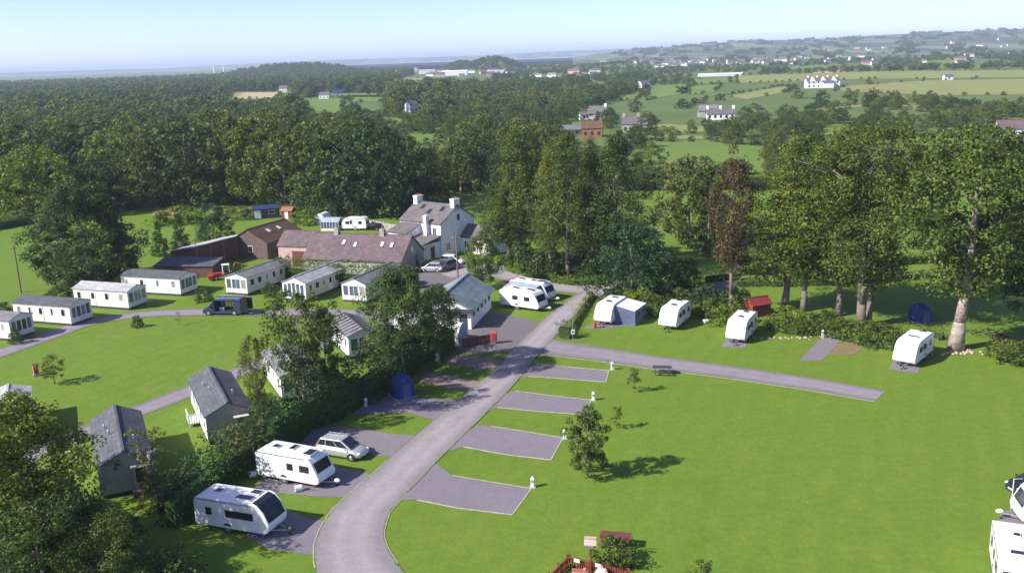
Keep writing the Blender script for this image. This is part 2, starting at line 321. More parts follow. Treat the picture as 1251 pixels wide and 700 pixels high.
# ------------------------------------------------------------------ ground, sea, hills
sheet('ground', [(-6000, -200), (9000, -200), (9000, 2500), (3000, 3300), (600, 3300), (60, 3000), (-150, 2750), (-900, 3300), (-1500, 7500), (-16000, 8000)], 0, M['scrub'])
m, nt, b = new_mat('sea'); b.inputs['Base Color'].default_value = (0.10, 0.19, 0.28, 1); b.inputs['Roughness'].default_value = 0.18
sea = sheet('sea', [(-26000, -300), (26000, -300), (26000, 26000), (-26000, 26000)], -1.5, m)
LAWN = [(-150, 15), (170, 15), (260, 190), (240, 262), (60, 262), (20, 215), (-20, 230), (-90, 222), (-190, 215)]
sheet('lawn', LAWN, 0.03, M['lawn'])
FIELDS = [
 ('field', [(779, 173), (870, 174), (946, 180), (943, 216), (860, 208), (779, 205)]),
 ('field', [(985, 166), (1006, 152), (1052, 154), (1052, 170), (1016, 176)]),
 ('field', [(1052, 172), (1110, 165), (1215, 176), (1200, 186), (1060, 184)]),
 ('pale_field', [(900, 93), (1060, 88), (1251, 86), (1290, 95), (1060, 97), (900, 102)]),
 ('pale_field', [(1030, 106), (1130, 99), (1290, 96), (1290, 116), (1150, 117), (1022, 112)]),
 ('pale_field', [(885, 118), (960, 105), (966, 112), (912, 122)]),
 ('field', [(828, 108), (882, 103), (872, 114), (836, 117)]), ('field', [(845, 98), (892, 95), (892, 101), (850, 104)]),
 ('pale_field', [(1000, 131), (1065, 127), (1062, 131), (1006, 135)]), ('pale_field', [(1092, 128), (1137, 131), (1131, 137), (1095, 134)]),
 ('pale_field', [(796, 151), (872, 156), (862, 164), (785, 161)]), ('pale_field', [(776, 164), (890, 168), (888, 171), (776, 170)]),
 ('field', [(684, 149), (748, 147), (742, 158), (690, 157)]), ('field', [(447, 140), (506, 147), (500, 161), (470, 158)]),
 ('field', [(487, 164), (553, 164), (545, 176), (487, 178)]), ('straw', [(281, 113), (343, 113), (336, 121), (284, 121)]),
 ('field', [(370, 122), (420, 119), (420, 140), (377, 136)]), ('field', [(395, 115), (466, 114), (462, 119), (395, 119)]),
 ('field', [(793, 106), (842, 103), (840, 114), (790, 123)]), ('field', [(752, 119), (784, 113), (780, 121), (756, 124)]),
 ('field', [(427, 117), (470, 117), (465, 125), (427, 125)]), ('pale_field', [(490, 96), (522, 95), (520, 98), (492, 99)]),
 ('field', [(1075, 75), (1180, 72), (1190, 78), (1080, 81)]), ('field', [(960, 82), (1030, 79), (1035, 84), (965, 87)]), ('field', [(1120, 83), (1240, 79), (1250, 83), (1125, 86)]),
 ('straw', [(990, 86), (1034, 85), (1034, 89), (990, 90)]), ('field', [(655, 92), (690, 90), (688, 94), (658, 95)]),
]
for k, pg in FIELDS:
    sheet('field', g2(*pg), 0.18, M[k])
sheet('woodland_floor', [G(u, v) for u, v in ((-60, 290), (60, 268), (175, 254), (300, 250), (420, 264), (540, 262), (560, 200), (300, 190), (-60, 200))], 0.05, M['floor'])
def hill(name, cx, cy, rx, ry, h, m, n=28, seed=1):
    r = np.random.default_rng(seed); vs = []; fs = []
    for j in range(n+1):
        for i in range(n+1):
            a, b_ = 2*i/n-1, 2*j/n-1; d = math.hypot(a, b_)
            z = h*max(0, 1-d*d)**1.3*(1+0.12*r.standard_normal()*0.5) - 0.6
            vs.append((cx+a*rx, cy+b_*ry, z))
    fs = [(j*(n+1)+i, j*(n+1)+i+1, (j+1)*(n+1)+i+1, (j+1)*(n+1)+i) for j in range(n) for i in range(n)]
    o = MB().add(vs, fs).build(name, m, smooth=True); o['kind'] = 'structure'; return o
def hz(u): return 67.7-(u-625)*math.tan(ROLL)
m, nt, b = new_mat('hill_farmland')
pos = nt.nodes.new('ShaderNodeNewGeometry').outputs['Position']
mp = nt.nodes.new('ShaderNodeMapping'); mp.inputs['Scale'].default_value = (1, 0.16, 0.2); nt.links.new(pos, mp.inputs[0])
vo = nt.nodes.new('ShaderNodeTexVoronoi'); vo.inputs['Scale'].default_value = 0.0075; nt.links.new(mp.outputs[0], vo.inputs['Vector'])
sp = nt.nodes.new('ShaderNodeSeparateColor'); nt.links.new(vo.outputs['Color'], sp.inputs[0])
r = ramp(nt, [(0.0, (0.03, 0.05, 0.025)), (0.45, (0.05, 0.075, 0.03)), (0.5, (0.10, 0.15, 0.05)), (0.8, (0.15, 0.18, 0.07)), (1, (0.24, 0.21, 0.11))]); nt.links.new(sp.outputs[0], r.inputs[0])
n = noise(nt, 0.012, 6, 0.7, mp.outputs[0]); rr = ramp(nt, [(0.45, (0, 0, 0)), (0.6, (1, 1, 1))]); nt.links.new(n.outputs['Fac'], rr.inputs[0])
o_ = mix(nt, rr.outputs[0], r.outputs[0], (0.035, 0.055, 0.03)); nt.links.new(o_, b.inputs['Base Color']); b.inputs['Roughness'].default_value = 1
M['hillfarm'] = m
# the long ridge on the right: height set by bearing, rising away from the coast
ridge_u = [700, 730, 765, 800, 840, 900, 1000, 1100, 1251, 1500]; ridge_z = [2, 20, 36, 43, 52, 63, 60, 69, 72, 78]
vs = []; us = np.linspace(700, 1500, 60); ds = np.linspace(2300, 6500, 26)
for u in us:
    d0 = G(u, hz(u)+20); bd = Vector((d0[0], d0[1], 0)).normalized()
    for d in ds:
        t = min(1, (d-2300)/3200); t = t*t*(3-2*t)
        z = np.interp(u, ridge_u, ridge_z)*t*(1+0.05*math.sin(d/330+u/35)*(t < .95))-0.4
        vs.append((bd[0]*d, bd[1]*d, z))
nd = len(ds); fs = [(i*nd+j, (i+1)*nd+j, (i+1)*nd+j+1, i*nd+j+1) for i in range(len(us)-1) for j in range(nd-1)]
struct('', MB().add(vs, fs).build('hills', M['hillfarm'], smooth=True))
def mound(u, v, wpx, hpx, seed=1, depth=1.6):
    c = G(u, v); d = math.hypot(c[0], c[1]); return hill('hills', c[0], c[1]+wpx*d/F*depth*.5, wpx*d/F, wpx*d/F*depth, hpx*d/F, M['scrub'], seed=seed), (c[0], c[1]+wpx*d/F*depth*.5, wpx*d/F, wpx*d/F*depth, hpx*d/F)
MOUNDS = [mound(602, 86, 42, 13, 1, 1.2)[1], mound(564, 86, 26, 8, 2, 1.2)[1], mound(345, 95, 95, 11, 3, 1.4)[1], mound(770, 84, 60, 6, 4, 1.2)[1]]
far = []
for k, (cx, cy, rx, h) in enumerate([(-6200, 9500, 4800, 34), (-1400, 9800, 3000, 42), (1500, 10500, 3600, 54), (-9000, 12000, 4200, 42)]):
    hill('hills', cx, cy, rx, 900, h, M['hillfarm'], seed=10+k)

# ------------------------------------------------------------------ roads and hardstandings
ROADC = g2((500, 790), (462, 735), (438, 700), (427, 662), (438, 630), (454, 611), (489, 578), (511, 556), (556, 515), (594, 481), (619, 457), (640, 433), (664, 408), (688, 384), (712, 366), (730, 356))
rp = ribbon('road', ROADC, [5.6, 5.5, 5.4, 4.9, 4.6, 4.4, 4.3, 4.3, 4.2, 3.9, 3.5, 3.4, 3.5, 3.4, 3.4, 4.0], 5, 0.075, M['lane'])
ribbon('road', g2((748, 354), (712, 353), (680, 350), (650, 345), (618, 336), (590, 326), (560, 332), (540, 335)), [6, 6, 5.5, 5, 5, 5.5, 8, 8], 6, 0.071, M['lane'])
sheet('yard', g2((500, 345), (520, 326), (560, 318), (600, 330), (590, 345), (560, 360), (520, 362)), 0.066, M['tar'])
sheet('yard', smooth_poly(g2((555, 425), (582, 385), (618, 385), (660, 395), (672, 402), (640, 425), (610, 432))), 0.067, M['tar'])
SIDE = g2((636, 420), (690, 427), (740, 434), (800, 443), (900, 456), (1000, 471), (1074, 484))
sp_ = ribbon('road', SIDE, [7, 5.2, 4.7, 4.3, 3.9, 3.7, 3.4], 6, 0.063, M['track'])
LOOP = g2((-40, 447), (0, 432), (60, 411), (110, 394), (180, 384), (250, 382), (320, 382), (400, 382), (450, 384), (485, 392))
ribbon('road', LOOP, [3.4]*10, 6, 0.06, M['track'])
LOOP2 = g2((487, 394), (440, 408), (380, 424), (320, 444), (240, 475), (170, 502), (100, 530), (0, 572))
ribbon('road', LOOP2, [4, 3.6, 3.2, 3.2, 3.2, 3.2, 3.2, 3.2], 6, 0.057, M['track'])
PADS = [((615, 467), (636, 458), (646, 449), (655, 445), (700, 449), (744, 453), (740, 467), (690, 463), (645, 460)), ((578, 510), (605, 488), (622, 479), (630, 478), (670, 483), (722, 489), (716, 507), (660, 503), (608, 498)),
        ((520, 560), (570, 527), (586, 519), (600, 521), (640, 527), (688, 535), (673, 562), (620, 556), (566, 546)), ((470, 612), (520, 572), (534, 567), (552, 581), (600, 589), (649, 597), (626, 629), (560, 621), (510, 611))]
for k, p in enumerate(PADS): sheet('hardstanding', smooth_poly(g2(*p), 1), 0.045+0.003*k, M['pad'])
LPADS = [((332, 672), (300, 655), (320, 610), (378, 634), (399, 638), (425, 640), (425, 680), (388, 680), (370, 676)), ((310, 600), (330, 570), (402, 570), (458, 580), (490, 580), (470, 605), (424, 608), (380, 606)),
         ((360, 552), (382, 525), (420, 521), (480, 530), (520, 533), (540, 545), (500, 556), (470, 558), (430, 552)), ((430, 507), (452, 484), (520, 487), (570, 490), (600, 485), (600, 497), (560, 522), (500, 505)),
         ((510, 466), (523, 455), (560, 462), (602, 470), (625, 470), (600, 484), (588, 480), (545, 474)), ((542, 443), (556, 433), (600, 439), (640, 444), (630, 458), (610, 453), (570, 449))]
for k, p in enumerate(LPADS): sheet('hardstanding', g2(*p), 0.042+0.0035*k, M['pad_red'] if k in (4, 5) else M['pad'])
sheet('hardstanding', g2((976, 441), (1004, 412), (1030, 413), (1004, 441)), 0.05, M['pad'])
sheet('worn_patch', smooth_poly(g2((1006, 432), (1030, 418), (1052, 424), (1040, 434))), 0.047, M['soil'])
sheet('hardstanding', g2((712, 402), (745, 401), (782, 396), (775, 392), (738, 392)), 0.05, M['pad'])
sheet('hardstanding', g2((1085, 452), (1092, 440), (1124, 444), (1122, 456)), 0.05, M['pad'])
sheet('hardstanding', g2((1210, 660), (1222, 630), (1262, 610), (1285, 640), (1260, 662)), 0.05, M['pad'])
sheet('hardstanding', g2((880, 424), (889, 414), (914, 415), (911, 425)), 0.05, M['pad'])
sheet('path', ribbon_pts(g2((730, 345), (800, 352), (870, 352), (900, 345)), [4, 3.5, 4, 4], 5), 0.05, M['tar'])
sheet('path', ribbon_pts(g2((905, 338), (1000, 339), (1100, 335), (1160, 330), (1270, 325)), [1.2]*5, 5), 0.05, M['soil'])
k = len(rp)//2
kerb(rp[12:34], .12, .07); kerb(rp[k:][::-1][10:28], .12, .07)
for p in PADS: kerb(g2(*p)[3:9], .1, .06)
kerb(sp_[8:], 0.1, 0.05); kerb(sp_[6:len(sp_)//2], 0.1, 0.05)

# ------------------------------------------------------------------ foliage
M['leaf'] = leaf_mat('leaf_green', (0.050, 0.085, 0.020), (0.101, 0.152, 0.030), (0.199, 0.237, 0.050))
M['leaf_dark'] = leaf_mat('leaf_dark', (0.036, 0.069, 0.022), (0.069, 0.111, 0.030), (0.131, 0.174, 0.047))
M['leaf_olive'] = leaf_mat('leaf_olive', (0.065, 0.096, 0.017), (0.116, 0.157, 0.026), (0.199, 0.226, 0.046))
M['leaf_lime'] = leaf_mat('leaf_lime', (0.083, 0.135, 0.014), (0.147, 0.221, 0.024), (0.230, 0.308, 0.040))
M['leaf_brown'] = leaf_mat('leaf_brown', (0.103, 0.114, 0.028), (0.161, 0.172, 0.047), (0.233, 0.238, 0.070))
M['leaf_copper'] = leaf_mat('leaf_copper', (0.052, 0.040, 0.031), (0.086, 0.061, 0.046), (0.138, 0.105, 0.061))
M['leaf_conifer'] = leaf_mat('leaf_conifer', (0.030, 0.070, 0.029), (0.053, 0.100, 0.036), (0.090, 0.150, 0.047))
M['leaf_red'] = leaf_mat('leaf_red', (0.160, 0.040, 0.030), (0.260, 0.070, 0.050), (0.300, 0.140, 0.090))
def leaf_arrays(C, N, sz, rng, asp=0.62):
    k = len(C); N = N/np.maximum(np.linalg.norm(N, axis=1, keepdims=True), 1e-6)
    t = rng.standard_normal((k, 3)); t -= (t*N).sum(1, keepdims=True)*N; t /= np.maximum(np.linalg.norm(t, axis=1, keepdims=True), 1e-6)
    b = np.cross(N, t); s = (sz*rng.uniform(0.65, 1.35, k))[:, None]/2
    V = np.stack([C-t*s, C+b*s*asp*rng.uniform(.7, 1.2, (k, 1))-t*s*rng.uniform(-.3, .4, (k, 1)), C+t*s-N*s*.25, C-b*s*asp*rng.uniform(.7, 1.2, (k, 1))+t*s*rng.uniform(-.3, .4, (k, 1))], 1)
    return V.reshape(-1, 3)
def quad_mesh(name, V, mats, extra=None):
    """V: 4 vertices for each leaf; extra: an MB of woody parts given material slot 1"""
    V = np.asarray(V); k = len(V)//4
    ev = np.array(extra.v).reshape(-1, 3) if extra else np.zeros((0, 3)); ef = extra.f if extra else []
    me = bpy.data.meshes.new(name)
    me.vertices.add(len(V)+len(ev)); me.vertices.foreach_set('co', np.concatenate([V, ev]).astype(np.float32).ravel())
    lens = np.concatenate([np.full(k, 4), np.array([len(f) for f in ef], int)]).astype(np.int32)
    loops = np.concatenate([np.arange(4*k), np.array([i+4*k for f in ef for i in f], int)]).astype(np.int32)
    me.loops.add(len(loops)); me.loops.foreach_set('vertex_index', loops)
    me.polygons.add(len(lens)); st = np.concatenate([[0], np.cumsum(lens)[:-1]]).astype(np.int32)
    me.polygons.foreach_set('loop_start', st)
    for q in mats: me.materials.append(q)
    if len(ef): me.polygons.foreach_set('material_index', np.concatenate([np.zeros(k), np.ones(len(ef))]).astype(np.int32))
    me.update(calc_edges=True); me.validate()
    return me
def clump_leaves(cen, rad, n, rng, flat=0.75, up=0.35):
    """n leaves round each clump centre"""
    k = len(cen); d = rng.standard_normal((k, n, 3)); d[..., 2] += 0.25; d /= np.linalg.norm(d, axis=2, keepdims=True)
    r = rng.uniform(0.55, 1.08, (k, n, 1))*rad[:, None, None]
    P = cen[:, None, :]+d*r*np.array([1, 1, flat])
    N = d+rng.standard_normal((k, n, 3))*0.55; N[..., 2] += up
    return P.reshape(-1, 3), N.reshape(-1, 3)
def profile(shape, t):
    if shape == 'round': return np.sqrt(np.clip(1-(2*t-0.85)**2/1.35, 0, 1))
    if shape == 'tall': return np.clip(0.62+0.5*np.sin(t*5.2+.4)*.5+.2, .3, 1)*np.sqrt(np.clip(1-t**3.2, 0, 1))
    if shape == 'dome': return np.sqrt(np.clip(1-t**2.4, 0, 1))
    if shape == 'cone': return np.clip(1.02-t, 0.03, 1)**0.85
    if shape == 'column': return np.clip(np.minimum(1, .55+t*2), 0, 1)*np.clip(1.04-t**4, 0.05, 1)
    if shape == 'vase': return np.clip(0.35+t*0.85, 0, 1)*np.sqrt(np.clip(1.03-t**5, 0, 1))
def crown_pts(shape, Ht, zb, Rr, nc, rng, lobes=5, lob=0.22):
    t = rng.uniform(0, 1, nc*3); keep = rng.uniform(0, 1, nc*3) < (0.25+0.75*profile(shape, t)); t = t[keep][:nc]
    th = rng.uniform(0, 2*PI, len(t)); rr = np.sqrt(rng.uniform(0.12, 1.0, len(t)))**0.75
    ph = rng.uniform(0, 2*PI, 3)
    wob = 1+lob*np.sin(lobes*th+ph[0]+3*t)*0.6+lob*np.sin((lobes-2)*th+ph[1]-6*t)*.7+lob*.6*np.sin(9*t+ph[2])
    r = profile(shape, t)*Rr*rr*wob
    return np.stack([r*np.cos(th), r*np.sin(th), zb+t*(Ht-zb)], 1)
def trunk_mb(Ht, zb, cen, rng, r0, limbs=9, lean=(0, 0), stems=1):
    mb = MB()
    for s_ in range(stems):
        o = np.array([0, 0, 0.]) if stems == 1 else np.array([rng.normal(0, .35), rng.normal(0, .35), 0])
        top = np.array([lean[0]+o[0]*(4 if stems > 1 else 1), lean[1]+o[1]*(4 if stems > 1 else 1), zb+(Ht-zb)*0.7]); pts = []; rad = []
        for i in range(7):
            t = i/6; p = o*(1-t)+top*t; p = p+np.array([math.sin(t*5+s_)*.02*Ht*t, math.cos(t*4+s_)*.02*Ht*t, 0]); p[2] = t*top[2]-0.15*(i == 0)
            pts.append(tuple(p)); rad.append(r0*(1.35 if i == 0 else (1-0.78*t))/(stems**.4))
        mb.path(pts, rad+[rad[-1]], 8)
        idx = rng.choice(len(cen), min(limbs, len(cen)), replace=False)
        for j in idx:
            c = cen[j]; hz_ = np.clip(c[2]-0.35*math.hypot(c[0], c[1])-0.05*Ht, zb*0.75, top[2]*.97); f = hz_/top[2]; a = o*(1-f)+top*f; a[2] = hz_
            mid = (a+c)/2+np.array([0, 0, .04*Ht]); rb = r0*(1-.75*f)*.55
            mb.path([tuple(a), tuple(mid), tuple(c)], [rb, rb*.6, rb*.25], 5)
    return mb
PROTO = {}
def proto(kind, shape, Ht, zb, Rr, nc, nl, lsz, crad, lm, bark='bark', limbs=9, r0=None, lob=.22, seed=0, stems=1, lean=(0, 0), flat=.75, extra=None):
    if lsz > .45: nl = int(nl*1.3); lsz *= 1.14
    rng = np.random.default_rng(100+seed); cen = crown_pts(shape, Ht, zb, Rr, nc, rng, lob=lob)
    cen[:, 0] += lean[0]*(cen[:, 2]/Ht)*1.2; cen[:, 1] += lean[1]*(cen[:, 2]/Ht)*1.2
    rad = crad*rng.uniform(0.6, 1.35, len(cen))
    P, N = clump_leaves(cen, rad, nl, rng, flat)
    P[:, 2] = np.maximum(P[:, 2], 0.05)
    V = leaf_arrays(P, N, lsz, rng)
    tm = trunk_mb(Ht, zb, cen, rng, r0 or Ht*.02, limbs, lean, stems)
    PROTO[kind] = dict(H=Ht, leaf=V, trunk=tm, lm=lm, bark=bark, me_c=None)
    return PROTO[kind]
#        kind       shape   H    zb   R    nc  nl  leaf  clump
proto('oak', 'round', 15, .7, 7.2, 120, 44, .50, 1.25, 'leaf', seed=1)
proto('oak_two', 'round', 15, .4, 7.0, 110, 44, .52, 1.35, 'leaf_dark', seed=2, lob=.3)
proto('olive', 'round', 16, .8, 7.0, 120, 42, .50, 1.2, 'leaf_olive', seed=3, lob=.3)
proto('lime', 'dome', 15, 0.8, 7.4, 130, 44, .50, 1.3, 'leaf_lime', seed=4)
proto('ash', 'dome', 18, 1.0, 6.4, 120, 40, .5, 1.2, 'leaf', seed=5, lob=.32)
proto('brown', 'round', 13, 1.5, 5.4, 100, 38, .48, 1.1, 'leaf_brown', seed=6, lob=.3)
proto('great', 'dome', 16, .7, 8.2, 300, 162, 0.34, 1.25, 'leaf_dark', seed=7, lob=.26, r0=.5)
proto('tall', 'tall', 22, 4.2, 5.2, 241, 103, 0.30, 1.24, 'leaf', seed=8, lob=.34, r0=.42, limbs=16)
proto('tall_two', 'tall', 22, 4.8, 5.0, 218, 103, 0.30, 1.30, 'leaf_olive', seed=9, lob=.36, r0=.42, limbs=16, lean=(.8, .3))
proto('tall_dark', 'tall', 22, 3.5, 5.6, 252, 103, 0.30, 1.24, 'leaf_dark', seed=10, lob=.3, r0=.45, limbs=14)
proto('copper', 'column', 21, 6.2, 2.9, 138, 66, 0.33, 1.03, 'leaf_copper', seed=11, lob=.35, r0=.34, limbs=22)
proto('spread', 'vase', 23, 6.5, 7.4, 320, 112, .35, 1.28, 'leaf', seed=12, lob=.3, r0=.62, limbs=12, bark='palebark', lean=(1.2, .2))
proto('multi', 'vase', 22, 4.8, 6.4, 264, 112, 0.29, 1.24, 'leaf_olive', seed=13, lob=.34, r0=.5, limbs=12, stems=3)
proto('conifer', 'cone', 8, .4, 2.0, 110, 40, .26, .5, 'leaf_conifer', seed=14, lob=.12, limbs=4, r0=.12)
proto('shrub', 'dome', 3, .1, 2.0, 50, 40, .26, .6, 'leaf', seed=15, lob=.25, limbs=5, r0=.06)
proto('shrub_dark', 'dome', 3, .1, 1.9, 50, 40, .26, .6, 'leaf_dark', seed=16, lob=.25, limbs=5, r0=.06)
proto('shrub_lime', 'dome', 2.4, .1, 1.7, 45, 40, .24, .5, 'leaf_lime', seed=17, lob=.25, limbs=5, r0=.05)
proto('shrub_brown', 'dome', 3, .1, 1.9, 45, 38, .25, .55, 'leaf_brown', seed=18, lob=.25, limbs=6, r0=.06)
proto('evergreen', 'round', 9, .3, 4.6, 150, 56, .36, .95, 'leaf_conifer', seed=19, lob=.3, limbs=8, r0=.2)
proto('young', 'dome', 6.1, .9, 1.5, 100, 62, .19, .42, 'leaf', seed=20, lob=.3, limbs=10, r0=.09, bark='palebark')
proto('sapling', 'column', 3.2, .5, .55, 26, 22, .17, .28, 'leaf', seed=21, lob=.3, limbs=8, r0=.035)
proto('lollipop', 'round', 3.2, .9, 1.25, 45, 34, .17, .36, 'leaf', seed=22, lob=.2, limbs=6, r0=.06)
proto('rowan', 'vase', 9, 2.6, 3.0, 110, 58, .20, .58, 'leaf_olive', seed=23, lob=.34, limbs=18, r0=.14, stems=3, bark='palebark')
proto('hawthorn', 'round', 8.5, 1.4, 3.6, 150, 76, .26, .78, 'leaf', seed=24, lob=.3, limbs=10, r0=.18)
proto('garden_tree', 'round', 12.5, 3.4, 3.9, 170, 114, 0.24, .85, 'leaf', seed=44, lob=.3, limbs=12, r0=.2)
proto('thicket', 'dome', 9, .2, 4.8, 230, 96, 0.19, .75, 'leaf', seed=25, lob=.3, limbs=10, r0=.22)
proto('thicket_brown', 'dome', 5, .2, 2.9, 120, 56, .2, .5, 'leaf_brown', seed=26, lob=.3, limbs=10, r0=.1)
proto('redling', 'round', 2.6, .9, .7, 12, 12, .16, .28, 'leaf_red', seed=27, limbs=7, r0=.03)
proto('far_a', 'round', 13, .4, 6.4, 46, 20, 1.15, 1.9, 'leaf', seed=31, limbs=0, r0=.4)
proto('far_b', 'dome', 12, .2, 6.2, 46, 20, 1.15, 1.9, 'leaf_dark', seed=32, limbs=0, r0=.4, lob=.3)
proto('far_c', 'round', 12, .3, 5.8, 44, 20, 1.1, 1.8, 'leaf_olive', seed=33, limbs=0, r0=.4, lob=.3)
proto('far_d', 'dome', 9, .2, 5.0, 40, 18, 1.05, 1.5, 'leaf_brown', seed=34, limbs=0, r0=.3, lob=.3)
proto('wood_a', 'round', 16, .1, 7.6, 80, 41, 0.62, 1.55, 'leaf', seed=35, limbs=0, r0=.4, lob=.3)
proto('wood_b', 'dome', 15, .1, 7.0, 80, 41, 0.62, 1.55, 'leaf_dark', seed=36, limbs=0, r0=.4, lob=.3)
proto('wood_c', 'round', 16, .1, 7.4, 80, 41, 0.62, 1.5, 'leaf_olive', seed=37, limbs=0, r0=.4, lob=.34)
proto('wood_d', 'dome', 14, .6, 5.6, 70, 39, 0.60, 1.4, 'leaf_brown', seed=38, limbs=0, r0=.4, lob=.3)
def tree_parts(kind):
    p = PROTO[kind]
    if p['me_c'] is None:
        p['me_c'] = quad_mesh('crown', p['leaf'], [M[p['lm']]])
        me = bpy.data.meshes.new('trunk'); me.from_pydata(p['trunk'].v, [], p['trunk'].f); me.materials.append(M[p['bark']])
        me.polygons.foreach_set('use_smooth', [True]*len(me.polygons)); p['me_t'] = me
    return p
def tree_at(kind, loc, height, label, cat='tree', group=None, wide=1.0, name=None, rz=None):
    p = tree_parts(kind); s = height/p['H']
    t = thing(name or ('shrub' if cat == 'shrub' else 'tree'), label, cat, loc, RNG.uniform(0, 6.28) if rz is None else rz, group); t.scale = (s*wide, s*wide, s)
    for nm, me in (('crown' if cat == 'tree' else 'foliage', p['me_c']), ('trunk' if cat == 'tree' else 'stem', p['me_t'])):
        o = bpy.data.objects.new(nm, me); COL.objects.link(o); o.parent = t
    return t
def T(kind, u, v, vtop, label, cat='tree', group=None, wide=1.0, name=None, rz=None):
    return tree_at(kind, G(u, v), hgt(u, v, vtop), label, cat, group, wide, name, rz)
def whole_tree(kind):
    p = PROTO[kind]
    if p.get('me_w') is None: p['me_w'] = quad_mesh('woodland_tree', p['leaf'], [M[p['lm']], M[p['bark']]], p['trunk'])
    return p['me_w']

# --- woodland and countryside trees: individuals for the 240 that show largest, the rest one mass
def inpoly(u, v, pg):
    c = False; j = len(pg)-1
    for i in range(len(pg)):
        if (pg[i][1] > v) != (pg[j][1] > v) and u < (pg[j][0]-pg[i][0])*(v-pg[i][1])/(pg[j][1]-pg[i][1]+1e-9)+pg[i][0]: c = not c
        j = i
    return c
CLEAR = [pg for _, pg in FIELDS]+[
 [(770, 222), (950, 215), (1251, 215), (1300, 225), (1300, 430), (760, 400)], [(545, 243), (590, 240), (592, 266), (560, 268), (548, 262)],
 [(1117, 157), (1210, 170), (1212, 174), (1115, 163)],
 [(984, 98), (1024, 98), (1024, 110), (984, 110)], [(758, 148), (800, 148), (800, 164), (758, 164)], [(700, 152), (748, 152), (748, 170), (700, 170)], [(715, 133), (742, 133), (742, 149), (715, 149)],
 [(850, 130), (902, 130), (902, 148), (850, 148)], [(1220, 148), (1260, 148), (1260, 172), (1220, 172)], [(496, 127), (514, 127), (514, 138), (496, 138)], [(388, 113), (406, 113), (406, 121), (388, 121)],
 [(506, 83), (600, 83), (600, 95), (506, 95)], [(340, 107), (356, 107), (356, 114), (340, 114)], [(845, 89), (912, 89), (912, 94), (845, 94)],
 [(1040, 55), (1400, 50), (1400, 70), (1040, 74)]]
EDGE_U = [-140, 0, 60, 175, 300, 400, 480, 540, 575, 620, 700, 775, 790, 1400]; EDGE_V = [290, 278, 266, 250, 247, 260, 266, 258, 238, 228, 214, 205, 171, 171]
def mound_z(x, y):
    z = 0
    for cx, cy, rx, ry, h in MOUNDS:
        d = math.hypot((x-cx)/rx, (y-cy)/ry)
        if d < 1: z = max(z, h*(1-d*d)**1.3-.6)
    return z
cand = []
rg = np.random.default_rng(5)
y = 185.0
while y < 2600:
    sp = 8.5 if y < 330 else 9.5+(y-330)*0.0062
    half = 0.66*y+40; x = -half
    while x < half:
        px, py = x+rg.uniform(-.45, .45)*sp, y+rg.uniform(-.45, .45)*sp; x += sp
        if y > 430:
            q = math.sin(px/61+1.3*math.sin(py/150))+math.sin(py/118+px/190+2)+.7*math.sin(px/33-py/71)
            if q > (1.0 if px < -.1*py else .55) and rg.uniform() < .93: continue
        u, v = Pj(px, py)
        if not (-50 < u < 1300) or v > np.interp(u, EDGE_U, EDGE_V)-(11 if u < 545 else 0): continue
        right = u > 700 and v < 112
        if right and rg.uniform() < min(.88, .3+(u-700)/700): continue      # open farmland with hedges on the right
        if u > 1000 and 112 < v < 118: continue
        z = mound_z(px, py); hh = rg.uniform(7.5, 14) if y > 330 else rg.uniform(9.5, 16)
        if u > 780: hh = rg.uniform(3, 6.5) if v > 125 else rg.uniform(2.5, 5.5)
        elif u > 545 and v < 190: hh *= .58
        elif u < 200 and y < 420: hh *= 1.15
        v1 = Pj(px, py, z+hh*.95)[1]
        wpx = .42*hh*F/math.hypot(px, py)
        if any(inpoly(u+du, vv, pg) for pg in CLEAR for vv, du in [(v+(v1-v)*q/8, 0) for q in range(9)]+[(v+(v1-v)*q/5, e*wpx) for q in (1, 2, 3, 4) for e in (-1, 1)]): continue
        cand.append((px, py, z, hh, v-v1, u, v))
    y += sp*0.95
# hedgerows along the field edges of the far country
for k, pg in FIELDS:
    w = g2(*pg)
    for i in range(len(w)):
        a, b_ = w[i], w[(i+1) % len(w)]; L = (b_-a).length
        for q in np.arange(0, L, 7.0):
            p = a+(b_-a)*(q/L); hh = rg.uniform(2, 4.2) if rg.uniform() < .85 else rg.uniform(6, 9)
            u, v = Pj(p[0], p[1])
            if min(q_[1] for q_ in pg) < 125:
                if rg.uniform() < .5: continue
                hh = rg.uniform(1.4, 2.6)
            if rg.uniform() < .8: cand.append((p[0]+rg.normal(0, 1), p[1]+rg.normal(0, 1), 0, hh, 4, u, v))
for i in range(150):   # row of bushes between the two green paddocks, right of the tall trees
    u = 776+i*1.15; 
    if u > 945: break
    p = G(u, 229+rg.uniform(-3, 3)); cand.append((p[0], p[1], 0, rg.uniform(2, 5.2) if u < 880 else rg.uniform(1.5, 2.5), 30 if rg.uniform() < .4 else 5, u, 224))
for i in range(110):   # hedge lines crossing the hill fields at the right
    for u0, v0, u1, v1 in ((940, 80, 1251, 71), (1000, 77, 1251, 66), (930, 90, 1251, 82), (1060, 74, 1130, 84), (900, 73, 1100, 66), (1180, 66, 1251, 76)):
        t = rg.uniform(); p = G(u0+(u1-u0)*t, v0+(v1-v0)*t+rg.normal(0, .4)); cand.append((p[0], p[1], 0, rg.uniform(3, 8), 2, 0, 0))
def ridge_at(u, d):
    t = min(1, max(0, (d-2300)/3200)); return np.interp(u, ridge_u, ridge_z)*t*t*(3-2*t)-.8
for cx_, cy_, rx_, ry_, h_ in MOUNDS[:3]:   # the wooded mounds
    for k in range(240):
        a_, q = rg.uniform(0, 6.28), math.sqrt(rg.uniform(0, .92)); px, py = cx_+q*rx_*math.cos(a_), cy_+q*ry_*math.sin(a_)
        cand.append((px, py, mound_z(px, py)-.5, rg.uniform(6, 10), 1, 600, 80))
